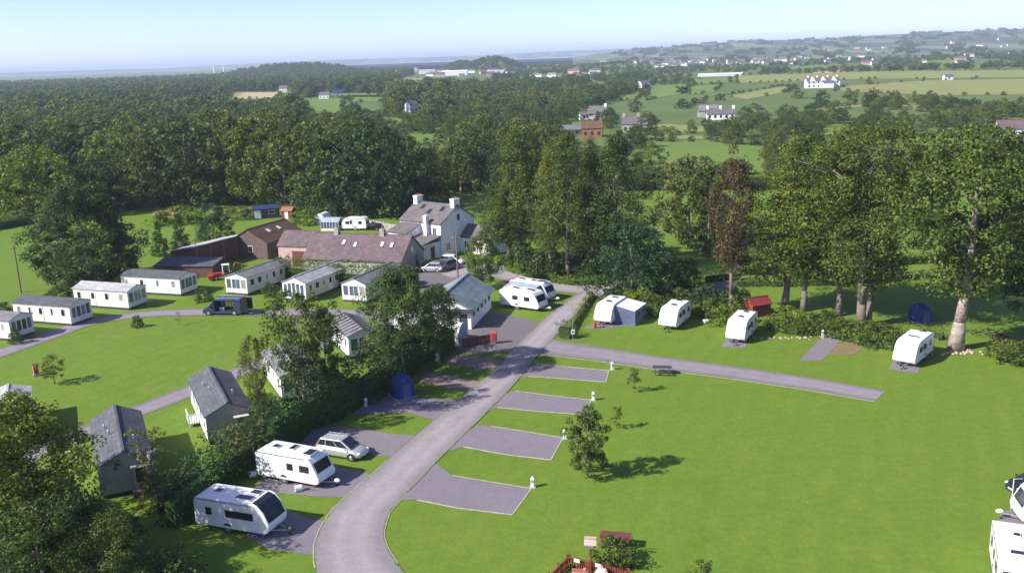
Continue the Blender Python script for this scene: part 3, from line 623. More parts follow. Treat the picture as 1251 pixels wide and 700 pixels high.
for k in range(120):   # hedge lines and copses up the long hill
    u0, d0, a_, n_ = rg.uniform(745, 1270), rg.uniform(2450, 5300), rg.uniform(-1, 1), int(rg.uniform(6, 16))
    for i in range(n_):
        u = u0+i*rg.uniform(.8, 1.6); d = d0+a_*i*55+rg.normal(0, 25); p0 = G(u, hz(u)+20); bd = Vector((p0[0], p0[1], 0)).normalized()
        cand.append((bd[0]*d, bd[1]*d, ridge_at(u, d), rg.uniform(6, 12), 1, u, 60))
cand.sort(key=lambda c: -c[4])
print('woodland candidates', len(cand))
KNEAR = ['wood_a', 'wood_b', 'wood_a', 'wood_c', 'wood_b', 'wood_d']
NIND = 210
for i, (px, py, z, hh, s, u, v) in enumerate(cand[:NIND]):
    if u < 330: kk = rg.choice(['wood_a', 'wood_b', 'wood_b', 'wood_c'])
    elif u > 775: kk = rg.choice(['wood_a', 'wood_d', 'wood_c'])
    else: kk = rg.choice(KNEAR)
    o = bpy.data.objects.new('woodland_tree', whole_tree(kk)); COL.objects.link(o); o.location = (px, py, z)
    sc = hh/PROTO[kk]['H']; w = sc*rg.uniform(.85, 1.1) if hh > 9 else sc*1.2; o.scale = (w, w, sc); o.rotation_euler = (0, 0, rg.uniform(0, 6.28))
    tone = {'wood_a': 'mid green', 'wood_b': 'dark green', 'wood_c': 'olive green', 'wood_d': 'brownish green'}[kk]
    if u > 775: lab, gr = f'{tone} broadleaf tree in the hedgerow beyond the green paddock at right', 'trees in the hedgerow beyond the right paddock'
    elif u < 200: lab, gr = f'{tone} broadleaf tree in the far left part of the wood', 'trees in the left wood'
    elif u < 400: lab, gr = f'{tone} broadleaf tree in the wood behind the barns', 'trees in the wood behind the barns'
    elif u < 560: lab, gr = f'{tone} broadleaf tree in the wood behind the white farmhouse', 'trees in the wood behind the farmhouse'
    else: lab, gr = f'{tone} broadleaf tree beyond the tall trees in the middle distance', 'trees beyond the tall middle trees'
    tag(o, lab, 'tree', f'{tone} {gr}')
rest = cand[NIND:]
def scatter(name, pts, src_me, seed):
    me = bpy.data.meshes.new(name); me.from_pydata([p[:3] for p in pts], [], [])
    a = me.attributes.new('size', 'FLOAT_VECTOR', 'POINT'); a.data.foreach_set('vector', np.array([p[3] for p in pts], np.float32).ravel())
    a = me.attributes.new('turn', 'FLOAT', 'POINT'); a.data.foreach_set('value', np.array([p[4] for p in pts], np.float32))
    o = bpy.data.objects.new(name, me); COL.objects.link(o); o['kind'] = 'stuff'
    src = bpy.data.objects.new('tree_source', src_me)
    ng = bpy.data.node_groups.new('scatter', 'GeometryNodeTree'); ng.interface.new_socket('Geometry', in_out='INPUT', socket_type='NodeSocketGeometry'); ng.interface.new_socket('Geometry', in_out='OUTPUT', socket_type='NodeSocketGeometry')
    N = ng.nodes; Lk = ng.links; gi = N.new('NodeGroupInput'); go = N.new('NodeGroupOutput'); iop = N.new('GeometryNodeInstanceOnPoints'); ob = N.new('GeometryNodeObjectInfo')
    ob.inputs['Object'].default_value = src
    s1 = N.new('GeometryNodeInputNamedAttribute'); s1.data_type = 'FLOAT_VECTOR'; s1.inputs['Name'].default_value = 'size'
    s2 = N.new('GeometryNodeInputNamedAttribute'); s2.data_type = 'FLOAT'; s2.inputs['Name'].default_value = 'turn'
    cx = N.new('ShaderNodeCombineXYZ'); Lk.new(s2.outputs[0], cx.inputs[2])
    Lk.new(gi.outputs[0], iop.inputs['Points']); Lk.new(ob.outputs['Geometry'], iop.inputs['Instance'])
    Lk.new(s1.outputs[0], iop.inputs['Scale']); Lk.new(cx.outputs[0], iop.inputs['Rotation']); Lk.new(iop.outputs[0], go.inputs[0])
    o.modifiers.new('scatter', 'NODES').node_group = ng
    return o
bins = {k: [] for k in ('far_a', 'far_b', 'far_c', 'far_d', 'wood_a', 'wood_b', 'wood_c')}
for px, py, z, hh, s, u, v in rest:
    near = py < 520
    k = rg.choice(['wood_a', 'wood_b', 'wood_c', 'wood_b'] if near else ['far_a', 'far_b', 'far_a', 'far_c', 'far_a', 'far_b', 'far_c', 'far_d'])
    sc = hh/PROTO[k]['H']; w = sc*(rg.uniform(.9, 1.2) if hh > 6 else 1.4)
    bins[k].append((px, py, z, (w, w, sc), rg.uniform(0, 6.28)))
for k, pts in bins.items():
    if pts: scatter('distant_woodland', pts, whole_tree(k), 0)

# --- single trees round the park
T('lime', 48, 268, 180, 'bright yellow-green rounded tree at the far left edge of the wood', wide=1.15)
T('oak_two', 118, 262, 196, 'dark rounded tree just right of the bright yellow-green one')
T('lime', 143, 245, 158, 'yellow-green tree crown rising behind the wood edge, upper left', wide=.8)
T('olive', 178, 253, 166, 'olive tree at the wood edge behind the big dark tree')
T('oak_two', 232, 250, 152, 'broad blue-green tree standing at the wood edge above the earth heap', wide=1.1)
T('olive', 276, 246, 138, 'tall olive tree at the wood edge, left of the dark shed')
T('ash', 312, 247, 141, 'tall green tree directly behind the dark garden shed')
T('olive', 350, 252, 141, 'olive tree at the wood edge behind the small red hut', wide=.95)
T('ash', 388, 257, 146, 'tall green tree at the wood edge behind the greenhouse')
T('oak', 424, 261, 152, 'green tree at the wood edge behind the touring caravan by the barn')
T('oak_two', 462, 264, 150, 'dark tree at the wood edge left of the farmhouse chimney')
T('evergreen', 470, 262, 208, 'low dark bushy tree beside the farmhouse roof', wide=.9)
T('oak_two', 506, 250, 170, 'dark tree rising behind the farmhouse ridge')
T('ash', 538, 245, 182, 'green tree behind the right hand farmhouse chimney')
T('great', 110, 345, 226, 'big very dark spreading tree on the lawn behind the white static caravans', wide=1.02)
T('conifer', 196, 313, 272, 'dark pointed conifer beside the track, left of three', wide=1.15); T('conifer', 222, 311, 262, 'dark pointed conifer, middle of three by the barns', wide=1.1)
T('evergreen', 262, 300, 251, 'wide dark evergreen, rightmost of three by the barns', wide=.8)
T('tall_dark', 622, 320, 168, 'tall dark leafy tree right of the farmhouse with broad crown', wide=.85)
T('tall', 636, 325, 163, 'tall ivy-clad tree behind the lane verge, pale double trunk', wide=.95)
T('tall', 694, 340, 166, 'tall tree with bare forked trunk behind the two white caravans', wide=.9)
T('tall_two', 672, 330, 176, 'tall olive tree behind the forked trunk tree', wide=.8)
T('tall_dark', 752, 338, 166, 'tall dark tree with reddish left side beside the lane junction', wide=.95)
T('tall_two', 728, 330, 172, 'tall olive-brown tree left of the dark lane junction tree', wide=.8)
T('brown', 720, 335, 245, 'brownish lower tree against the tall lane trees', wide=.8)
T('evergreen', 772, 362, 276, 'large dark green bush behind the caravan with the awning', wide=1.05, cat='tree')
T('evergreen', 815, 360, 306, 'dark spreading bush right of the awning caravan', cat='tree', wide=1.0)
T('evergreen', 838, 352, 318, 'low dark bush behind the second white caravan at right', cat='tree')
T('brown', 842, 300, 196, 'grey-brown rounded tree in the paddock behind the copper tree', wide=.95)
T('olive', 866, 310, 202, 'yellow-green tree directly behind the copper tree', wide=.75)
T('copper', 893, 385, 180, 'slim copper-purple tree with bare pale trunk', wide=.82)
T('tall_two', 958, 378, 170, 'tall broad olive tree right of the copper tree', wide=1.12)
T('tall', 982, 380, 168, 'tall green tree with ivy-covered twin trunks near the red shed', wide=.95)
T('tall_two', 1025, 386, 164, 'slender straight tree with thin dark trunk on the shady lawn', wide=.85)
T('multi', 1054, 398, 156, 'very tall many-stemmed tree with thick dark trunk by the hedge', wide=1.12)
T('spread', 1167, 427, 160, 'huge spreading tree with thick pale leaning trunk right of the last caravan', wide=1.15, rz=0)
T('tall_dark', 1275, 405, 168, 'tall dark tree cut by the right edge of the picture', wide=1.2)
for (u, v, vt, k, lab) in [(900, 382, 352, 'shrub_dark', 'dark rounded shrub left of the red shed'), (890, 396, 372, 'shrub_lime', 'bright lime shrub at the foot of the copper tree'), (872, 388, 366, 'shrub', 'green shrub behind the white caravan near the copper tree'),
    (862, 380, 350, 'shrub_dark', 'dark shrub between the second and third white caravans'), (800, 384, 358, 'shrub', 'green shrub behind the left part of the second caravan'), (780, 374, 352, 'shrub_lime', 'light shrub just above the white satellite dish'),
    (832, 370, 352, 'shrub', 'leafy shrub right behind the second caravan roof'), (946, 400, 384, 'shrub', 'green shrub below the red shed'), (962, 400, 376, 'shrub_lime', 'yellowish shrub right of the red shed'),
    (985, 405, 382, 'shrub', 'spreading shrub at the foot of the twin trunks'), (1010, 402, 380, 'shrub_dark', 'dark shrub on the bank above the empty pitch'), (1032, 412, 388, 'shrub', 'green shrub right of the empty gravel pitch'),
    (1068, 420, 392, 'shrub', 'large green shrub left of the last caravan'), (1084, 418, 394, 'shrub', 'green shrub touching the last caravan on its left'), (1230, 440, 416, 'shrub', 'green shrub on the bank at the right edge'), (1252, 446, 420, 'shrub_dark', 'dark shrub cut by the right edge below the leaning trunk'),
    (725, 340, 318, 'shrub', 'round green shrub at the foot of the lane trees'), (668, 338, 306, 'shrub_dark', 'dark ivy thicket under the tall lane trees'), (640, 330, 300, 'shrub_dark', 'ivy bush at the foot of the pale double trunk'), (700, 338, 316, 'shrub_dark', 'dark bush behind the forked trunk')]:
    T(k, u, v, vt, lab, 'shrub', wide=1.25)
T('hawthorn', 590, 353, 286, 'leafy green tree between the service block roof and the lane', wide=.72)
T('garden_tree', 494, 466, 329, 'round green tree above the shaded hedge, left of the service block', wide=.86)
T('garden_tree', 537, 446, 349, 'dark leaning tree against the service block', wide=.78)
T('rowan', 374, 512, 358, 'tall thin-leaved tree with many pale bare stems by the hedge', wide=.86)
T('garden_tree', 402, 497, 376, 'dense green tree right of the pale many-stemmed tree', wide=.5)
T('rowan', 322, 540, 412, 'thin brownish straggly tree beside the dark roofed lodge', wide=.5)
T('young', 718, 583, 495, 'leafy young tree on the big lawn, tallest of the lawn saplings', wide=1.0)
T('sapling', 753, 524, 493, 'small sapling on the lawn behind the tallest young tree', wide=1.15)
T('sapling', 775, 479, 447, 'small sapling on the lawn nearest the picnic table by the path', wide=1.25)
T('lollipop', 67, 469, 434, 'small round-headed tree on the left lawn beside the red box', wide=1.0)
T('redling', 218, 398, 381, 'tiny sparse red-leaved tree beside the track', wide=1.1)
T('sapling', 858, 712, 682, 'pale leafy sapling at the bottom edge of the lawn', wide=2.0)
T('thicket', 40, 655, 492, 'large bushy tree at the lower left in front of the lodges', wide=.92)
tree_at('garden_tree', (-33.0, 58.0, 0), 12.3, 'tall leafy tree in the bottom left corner that shades the nearest caravan', wide=1.1)
T('thicket', -10, 700, 560, 'dark bushy tree at the lower left corner', wide=1.1)
T('thicket', 60, 740, 610, 'broad green thicket in the bottom left corner', wide=1.15)
T('thicket', 135, 735, 632, 'green thicket along the bottom edge below the stump', wide=1.0)
T('thicket_brown', 160, 672, 628, 'brownish thicket below the grey lodge porch', wide=.8); T('thicket_brown', 108, 690, 620, 'mixed thicket right of the big lower left tree', wide=1.0)
T('thicket_brown', 240, 590, 545, 'brown-green bush in front of the dark roofed lodge', wide=.9) if False else None
T('shrub_brown', 300, 562, 520, 'brownish bush at the end of the dark roofed lodge', 'shrub', wide=1.2)
T('hawthorn', 120, 700, 610, 'green tree leaning over the nearest caravan from the left', wide=.9)
T('shrub', 205, 730, 682, 'bush at the bottom edge below the silver caravan', 'shrub', wide=1.3)
T('shrub_brown', 205, 612, 578, 'brown bush in front of the timber fence', 'shrub', wide=1.2)
T('shrub_lime', 218, 272, 254, 'bright green bushes above the reddish earth heap', 'shrub', wide=2.4); T('shrub_lime', 375, 274, 256, 'clipped bright green bush on the lawn by the red hut', 'shrub', wide=1.5)
T('shrub', 250, 368, 352, 'low weeds beside the open van', 'shrub', wide=1.1); T('shrub', 331, 362, 344, 'shrub beside the long white static caravan', 'shrub', wide=.8)
T('shrub_dark', 168, 400, 386, 'small dark bush by the second white static caravan', 'shrub', wide=.8); T('shrub_dark', 20, 420, 402, 'small bush by the leftmost static caravan', 'shrub', wide=.7)
T('shrub_dark', 74, 366, 349, 'grey-green bush behind the white static caravans', 'shrub', wide=1.5); T('shrub_dark', 5, 385, 370, 'dark bush at the far left behind the static caravans', 'shrub', wide=1.1)
T('shrub_brown', 290, 268, 252, 'rough grey bush beside the dark shed', 'shrub', wide=2.0); T('shrub', 448, 425, 400, 'shrub beside the ribbed grey roof lodge', 'shrub', wide=1.0)
T('shrub_brown', 470, 440, 400, 'brown-green bush under the round tree', 'shrub', wide=1.0)
T('shrub', 750, 691, 658, 'leafy green bush behind the red picket garden', 'shrub', wide=1.05)

# --- hedges: a solid run of clumps along a line
def hedge(pts, hs, w, label, lm='leaf_dark', leaf=.24, dens=44, seed=0, clip=False, group=None):
    rng = np.random.default_rng(300+seed); P0 = [Vector((p[0], p[1], 0)) for p in pts]; cen = []
    L = sum((P0[i+1]-P0[i]).length for i in range(len(P0)-1)); q = 0.0; step = .42
    o0 = P0[0]; acc = 0
    for i in range(len(P0)-1):
        a, b_ = P0[i], P0[i+1]; l = (b_-a).length; d = (b_-a)/l; nn = Vector((-d[1], d[0], 0))
        for s in np.arange(0, l, step):
            h = np.interp((acc+s)/L, np.linspace(0, 1, len(hs)), hs)*(1 if clip else rng.uniform(.82, 1.14))
            for z in np.arange(.35, h, .75):
                wz = w*(1 if clip else .75+.25*math.sin(z*2+s*.7))/2
                for sd_ in (-1, 1): cen.append(a+d*(s+rng.normal(0, .1))+nn*sd_*wz*rng.uniform(.75, 1)+Vector((0, 0, z+rng.normal(0, .12))))
            for k in range(max(1, int(w/.9))): cen.append(a+d*s+nn*rng.uniform(-.5, .5)*w+Vector((0, 0, h-.1)))
        acc += l
    cen = np.array([tuple(c-o0) for c in cen]); rad = np.full(len(cen), .42 if not clip else .34)*rng.uniform(.7, 1.3, len(cen))
    Pp, N = clump_leaves(cen, rad, dens//4, rng); Pp[:, 2] = np.maximum(Pp[:, 2], 0.03); V = leaf_arrays(Pp, N, leaf, rng)
    me = quad_mesh('hedge', V, [M[lm]]); o = bpy.data.objects.new('hedge', me); COL.objects.link(o); o.location = o0; tag(o, label, 'hedge', group)
    # the dense twiggy core
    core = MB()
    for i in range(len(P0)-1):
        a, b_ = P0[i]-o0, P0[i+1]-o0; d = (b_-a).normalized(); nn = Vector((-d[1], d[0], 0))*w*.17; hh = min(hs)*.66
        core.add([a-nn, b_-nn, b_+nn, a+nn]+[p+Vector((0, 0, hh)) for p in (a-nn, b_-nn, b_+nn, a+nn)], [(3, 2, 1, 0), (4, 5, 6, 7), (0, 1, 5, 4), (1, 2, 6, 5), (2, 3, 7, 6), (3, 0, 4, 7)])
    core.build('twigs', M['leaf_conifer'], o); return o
hedge(g2((210, 645), (272, 592), (332, 553)), [3.0, 3.8, 4.0], 2.4, 'tall dark hedge beside the two nearest caravans', 'leaf_conifer', seed=1)
hedge(g2((332, 553), (392, 515), (440, 493)), [4.2, 4.6, 4.9], 2.8, 'tall dark hedge behind the silver car', 'leaf_conifer', seed=2)
hedge(g2((440, 495), (485, 462), (520, 440), (552, 425)), [4.9, 5.2, 4.8, 3.6], 3.0, 'tall dark hedge behind the blue tent', 'leaf_conifer', seed=3)
hedge(g2((340, 342), (420, 352), (480, 355), (512, 352)), [3.6, 3.8, 3.9, 3.2], 1.8, 'green hedge along the front of the purple slate barn', 'leaf', seed=4)
hedge(g2((618, 330), (660, 343), (700, 349), (742, 348)), [1.1, 1.2, 1.2, 1.3], 1.5, 'low bright verge hedge along the lane under the tall trees', 'leaf_lime', seed=5)
hedge(g2((684, 412), (697, 414)), [2.0, 2.0], 1.5, 'clipped square green hedge at the road junction', 'leaf', .14, 90, 6, True)
hedge(g2((698, 413), (706, 413)), [1.6, 1.5], 1.2, 'reddish clipped hedge end beside the speed sign', 'leaf_brown', .14, 90, 7, True)
hedge(g2((694, 412), (710, 384), (724, 362)), [1.0, 1.0, 1.0], .7, 'low hedge along the road beside the awning caravan', 'leaf_brown', .2, 34, 8)
hedge(g2((775, 382), (800, 384), (846, 386), (888, 391)), [1.5, 1.3, 1.4, 1.2], 1.6, 'shrubby bank hedge behind the row of white caravans', 'leaf', seed=9)
hedge(g2((946, 404), (975, 409), (1010, 410), (1050, 420), (1092, 428)), [1.3, 1.3, 1.4, 1.6, 1.5], 2.0, 'shrubby bank hedge left of the last caravan', 'leaf_olive', seed=10)
hedge(g2((1130, 408), (1152, 416)), [1.0, .9], 1.2, 'low bank hedge between the last caravan and the pale trunk', 'leaf_olive', seed=11)
hedge(g2((1208, 432), (1240, 440), (1275, 450)), [1.3, 1.5, 1.5], 2.2, 'low spreading hedge at the right edge', 'leaf', seed=12)
hedge(g2((900, 350), (960, 350), (1040, 348), (1160, 338), (1270, 332)), [1.1]*5, 1.2, 'clipped hedge along the far edge of the shady lawn', 'leaf_dark', .3, 30, 13)
hedge(g2((880, 337), (1000, 333), (1120, 322), (1270, 312)), [1.6]*4, 1.4, 'second long hedge bordering the paddock', 'leaf_dark', .34, 26, 14)
hedge(g2((-60, 292), (0, 280), (60, 270), (110, 263)), [2.2]*4, 2.5, 'rough hedge along the top of the left field', 'leaf_dark', .34, 26, 15)
hedge(g2((20, 274), (60, 266), (120, 259), (175, 253), (240, 250), (300, 249)), [2.5, 3.2, 2.6, 3.4, 2.4, 2.8], 3.0, 'rough undergrowth along the edge of the wood at left', 'leaf', .42, 30, 17)
hedge(g2((330, 256), (400, 263), (450, 267), (500, 264), (545, 258)), [2.6, 3.6, 3.0, 3.6, 2.6], 3.0, 'rough undergrowth along the edge of the wood behind the farmhouse', 'leaf_dark', .42, 30, 18)
hedge(g2((862, 345), (880, 343), (905, 342)), [1.4]*3, 1.0, 'reddish brown hedge behind the copper tree', 'leaf_brown', .3, 30, 16)
# ------------------------------------------------------------------ buildings
def wq(side, a0, a1, z0, z1, L, W):
    """a wall rectangle on one side of an L x W box, seen from outside"""
    x, y = L/2, W/2
    return {'-y': [(a0, -y, z0), (a1, -y, z0), (a1, -y, z1), (a0, -y, z1)], '+y': [(a1, y, z0), (a0, y, z0), (a0, y, z1), (a1, y, z1)],
            '+x': [(x, a0, z0), (x, a1, z0), (x, a1, z1), (x, a0, z1)], '-x': [(-x, a1, z0), (-x, a0, z0), (-x, a0, z1), (-x, a1, z1)]}[side]
def inset(q, f):
    q = [Vector(p) for p in q]; u = (q[1]-q[0]); v = (q[3]-q[0]); lu, lv = u.length, v.length; u /= lu; v /= lv; n = u.cross(v)
    return [q[0]+u*f+v*f+n*.03, q[1]-u*f+v*f+n*.03, q[2]-u*f-v*f+n*.03, q[3]+u*f-v*f+n*.03]
def window(root, q, frame='white', pane='glass', f=.07, bars=0, name='window'):
    o = MB().slab(q, .035).build(name, M[frame], root); qi = inset(q, f)
    MB().slab(qi, .012).build('pane', M[pane], o)
    if bars:
        mb = MB(); a, b_, c, d = [Vector(p) for p in qi]
        for k in range(1, bars+1):
            t = k/(bars+1); p, r_ = a+(b_-a)*t, d+(c-d)*t; w = (b_-a).normalized()*.025
            mb.slab([p-w, p+w, r_+w, r_-w], .02)
        mb.build('glazing_bar', M[frame], o)
    return o
def roof_gable(root, L, W, ez, rz_, m, ov=.25, th=.14, off=(0, 0), name='roof', y_ridge=0.0):
    x = L/2+ov; mb = MB(); ox, oy = off
    for sgn in (-1, 1):
        yb = sgn*(W/2+ov) ; dz = (rz_-ez)/(W/2-sgn*y_ridge)*ov
        A = [(ox-x, oy+yb, ez-dz), (ox+x, oy+yb, ez-dz), (ox+x, oy+y_ridge, rz_), (ox-x, oy+y_ridge, rz_)]
        lo = A; hi = [(p[0], p[1], p[2]+th) for p in A]
        mb.add(lo+hi, [(0, 1, 2, 3), (4, 5, 6, 7), (0, 1, 5, 4), (1, 2, 6, 5), (2, 3, 7, 6), (3, 0, 4, 7)])
    o = mb.build(name, m, root); rd = MB(); rd.box(ox-x-.01, ox+x+.01, oy+y_ridge-.11, oy+y_ridge+.11, rz_+th-.05, rz_+th+.05)
    rd.build('ridge_cap', m, o); return o
def walls_gable(root, L, W, ez, rz_, m, z0=0, off=(0, 0), name='wall'):
    ox, oy = off; mb = MB(); y = W/2
    vs = []; 
    for x in (-L/2, L/2): vs += [(ox+x, oy-y, z0), (ox+x, oy+y, z0), (ox+x, oy+y, ez), (ox+x, oy, rz_), (ox+x, oy-y, ez)]
    mb.add(vs, [(0, 1, 2, 3, 4), (9, 8, 7, 6, 5), (0, 5, 6, 1), (1, 6, 7, 2), (2, 7, 8, 3), (3, 8, 9, 4), (4, 9, 5, 0)])
    return mb.build(name, m, root)
def rot(a, x, y): return Vector((math.cos(a)*x-math.sin(a)*y, math.sin(a)*x+math.cos(a)*y, 0))
def place(corner, rz, lx, ly): return Vector((corner[0], corner[1], 0))-rot(rz, lx, ly)   # origin such that local (lx, ly) stands on corner

# --- static caravans and lodges
def static(label, corner, rz, L=10, W=3.7, local=None, roof='roofgrey', wall='cream', end='bay', side='-y', ez=2.75, rz_=3.3, nwin=4, group='static caravans', name='static_caravan', vents=False, endwall=None, door=True, seed=0):
    rng = random.Random(seed+len(label)); lx, ly = local if local else (L/2, -W/2)
    t = thing(name, label, 'static caravan' if name == 'static_caravan' else 'lodge', place(corner, rz, lx, ly), rz, group)
    walls_gable(t, L, W, ez, rz_-.02, M[wall], .38)
    MB().box(-L/2+.12, L/2-.12, -W/2+.12, W/2-.12, -.05, .4).build('skirt', M['dark'], t)
    roof_gable(t, L, W, ez, rz_, M[roof], .16, .07)
    for sd_ in ('-y', '+y'):
        xs = np.linspace(-L/2+1.0, L/2-1.2, nwin+1)
        for i, x in enumerate(xs):
            w = rng.choice([.45, .7, .95]); h0 = 1.35 if i != nwin//2 else 1.0
            if i == nwin//2 and door:
                d = MB().slab(wq(sd_, x-.42, x+.42, .45, 2.45, L, W), .04).build('door', M['white'], t); MB().slab(inset(wq(sd_, x-.3, x+.3, 1.4, 2.3, L, W), .03), .02).build('pane', M['glass'], d)
            else: window(t, wq(sd_, x-w/2, x+w/2, h0, 2.35, L, W), 'white', rng.choice(['glass', 'glass', 'curtain', 'glass_blue_sheen']))
        MB().slab(wq(sd_, -L/2+.02, L/2-.02, ez-.14, ez-.02, L, W), .09).build('gutter', M['white'], t)
    if end == 'bay':
        for y0, y1 in ((-W/2+.2, -W/2+1.1), (-W/2+1.2, W/2-1.2), (W/2-1.1, W/2-.2)): window(t, wq('+x', y0, y1, 1.0, 2.5, L, W), 'white', rng.choice(['glass_blue_sheen', 'curtain', 'glass_blue_sheen']), bars=1 if y1-y0 > 1 else 0)
    elif end == 'panorama':
        n = 4
        for i in range(n): window(t, wq('+x', -W/2+.25+i*(W-.5)/n, -W/2+.2+(i+1)*(W-.5)/n, 1.0, 2.5, L, W), 'white', rng.choice(['glass', 'curtain', 'glass_blue_sheen']))
    elif end == 'tall':
        n = 5
        for i in range(n): window(t, wq('+x', -W/2+.2+i*(W-.4)/n, -W/2+.15+(i+1)*(W-.4)/n, .6, 2.55+.25*(1-abs(i-2)/2), L, W), 'white', 'glass_blue_sheen')
    elif end == 'porch':
        d = MB().slab(wq('+x', .55, 1.45, .45, 2.35, L, W), .05).build('door', M['beigewall'], t); MB().slab(inset(wq('+x', .65, 1.35, .9, 2.2, L, W), .04), .02).build('pane', M['glass'], d)
        MB().box(L/2, L/2+.8, .35, 1.65, 2.42, 2.5).build('canopy', M['beigewall'], t)
        MB().box(L/2, L/2+.9, .3, 1.7, .02, .4).build('step', M['wood'], t)
    if endwall: MB().slab([(L/2, -W/2, .38), (L/2, W/2, .38), (L/2, W/2, ez), (L/2, 0, rz_-.02), (L/2, -W/2, ez)], .015).build('end_wall', M[endwall], t)
    if vents:
        for x, y in ((-L*.12, -W*.27), (L*.05, -W*.2), (L*.2, W*.25)):
            z = ez+(rz_-ez)*(1-abs(y)/(W/2))
            MB().tube((x, y, z), (x, y, z+.42), .07, .07).tube((x, y, z+.42), (x, y, z+.5), .12, .05).build('flue', M['steel'], t)
    return t
GW = 'white static caravans along the loop track'
A20 = math.radians(-20)
static('white static caravan at the far left edge with grey roof, cut by the picture', G(14.6, 417.6), A20, 10, 3.7, roof='roofmid', end='panorama', group=GW)
static('white static caravan with dark grey roof and wide end window, between the leftmost two others', G(88, 399), A20, 9.8, 3.8, roof='roofgrey', end='panorama', group=GW, nwin=4)
static('white static caravan with mottled pale grey roof, below the big dark tree', G(158, 379.5), A20, 9.6, 3.8, roof='roofpale', end='bay', group=GW, nwin=3)
s4 = static('white static caravan with dark roof backing on to the shaded barns', G(221.5, 362.5), math.radians(-19), 10.6, 4.0, roof='roofgrey', end='bay', group=GW, nwin=3)
A67 = math.radians(-113)
def front_static(label, uvl, uvr, L, **k):
    a, b_ = G(*uvl), G(*uvr); m_ = (a+b_)/2
    return static(label, m_, A67, L, 3.9, (L/2, 0), **k)
front_static('long static caravan with dark grey roof beside the parked van', (276.4, 358.7), (303.6, 363), 11, roof='roofmid', wall='cream', end='bay', group=GW, nwin=5)
front_static('static caravan with pale ribbed roof and arched white end windows', (347, 367), (374.3, 369.5), 10.6, roof='roofpale', wall='beigewall', end='tall', endwall='white', group=GW, nwin=5, rz_=3.5)
front_static('static caravan with smooth grey roof half hidden by the round tree', (418.5, 368), (448.4, 372), 10.8, roof='roofmid', wall='cream', end='bay', group=GW, nwin=4, rz_=3.5)
A65 = math.radians(-65); GL = 'lodges inside the loop track'
def near_end(label, mid, L, W=3.8, **k): return static(label, mid, A65, L, W, (L/2, 0), group=GL, name='lodge', **k)
l8 = near_end('lodge with ribbed grey sheet roof and white end windows behind the hedge', G(446, 437), 8, 3.6, roof='roofmid', wall='white', end='bay', nwin=3)
rb = MB()
for i in range(9):
    x = -4+i*1.0
    for s_ in (-1, 1): rb.add([(x-.05, s_*1.95, 2.72), (x+.05, s_*1.95, 2.72), (x+.05, 0, 3.42), (x-.05, 0, 3.42), (x-.05, s_*1.95, 2.8), (x+.05, s_*1.95, 2.8), (x+.05, 0, 3.5), (x-.05, 0, 3.5)], [(4, 5, 6, 7), (0, 1, 5, 4), (1, 2, 6, 5), (2, 3, 7, 6), (3, 0, 4, 7)])
rb.build('roof_rib', M['dark'], l8)
near_end('pinkish white lodge with grey roof hidden behind the pale many-stemmed tree', (G(352, 489)+G(385, 487))/2, 9.2, roof='roofmid', wall='cream', end='bay', nwin=3)
near_end('lodge with dark grey shingle roof, white side rail and grey end door', (G(258, 541)+G(308, 538))/2, 11.5, 4.0, roof='roofgrey', wall='cream', end='porch', vents=True, nwin=4, endwall='greywall', ez=2.8, rz_=3.75)
near_end('grey lodge with slate coloured roof and shaded end porch beside the broken stump', (G(132, 610)+G(183, 599))/2, 11.5, 4.0, roof='roofgrey', wall='cream', end='porch', vents=True, nwin=4, endwall='greywall', ez=2.8, rz_=3.75)
near_end('pale roofed lodge at the left edge behind the bushy tree', G(12, 548), 9, 3.8, roof='roofpale', wall='white', end='bay')

# white railed step beside the dark roofed lodge
t = thing('deck_steps', 'small white railed deck on the left side of the dark roofed lodge', 'deck', G(238, 517), A65)
MB().box(-1.0, 1.0, -.6, .6, .3, .42).build('deck', M['white'], t)
for s_, y in ((0, -.6), (1, .0)):
    if s_ == 0:
        MB().box(-1, 1, -.62, -.56, 1.2, 1.28).build('rail', M['white'], t)
        for k in range(9): MB().box(-.98+k*.24, -.9+k*.24, -.61, -.57, .4, 1.2).build('baluster', M['white'], t)
    else:
        MB().box(.94, 1, -.6, .6, 1.2, 1.28).build('rail', M['white'], t)
        for k in range(6): MB().box(.95, .99, -.58+k*.22, -.5+k*.22, .4, 1.2).build('baluster', M['white'], t)
for x in (-.95, .95):
    for y in (-.55, .55): MB().box(x-.05, x+.05, y-.05, y+.05, 0, .31).build('leg', M['white'], t)

# --- farmhouse
rz = math.radians(-40); L, W = 9.8, 8.6
t = thing('farmhouse', 'white rendered farmhouse with purple slate roof and tall gable chimneys', 'house', place(G(540, 314), rz, L/2, -W/2), rz)
walls_gable(t, L, W, 5.6, 8.15, M['render']); rf = roof_gable(t, L, W, 5.6, 8.2, M['slate_grey'], .18, .16)
for x in (-L/2+.45, L/2-.45):
    c = MB().box(x-.45, x+.45, -.75, .75, 7.4, 9.25).box(x-.52, x+.52, -.82, .82, 9.25, 9.4).build('chimney', M['render'], t)
    for y in (-.4, 0, .4): MB().tube((x, y, 9.39), (x, y, 9.7), .13, .1).build('chimney_pot', M['terracotta'], c)
for x, y in ((-2.2, -1.1), (.2, -2.0), (2.6, -1.2)):
    z = 8.36-abs(y)*.605; q = [(x-.4, y-.5, z-.3), (x+.4, y-.5, z-.3), (x+.4, y+.5, z+.3), (x-.4, y+.5, z+.3)]
    MB().slab(q, .05).build('skylight', M['glass'], t)
for q in (wq('+x', -.2, .6, 5.6, 6.8, L, W), wq('+x', -3.2, -2.2, .9, 2.2, L, W)): window(t, q, 'white', 'glass')
for a in (-3.8, 3.0): window(t, wq('-y', a, a+.9, 3.6, 4.9, L, W), 'white', 'glass', bars=1)
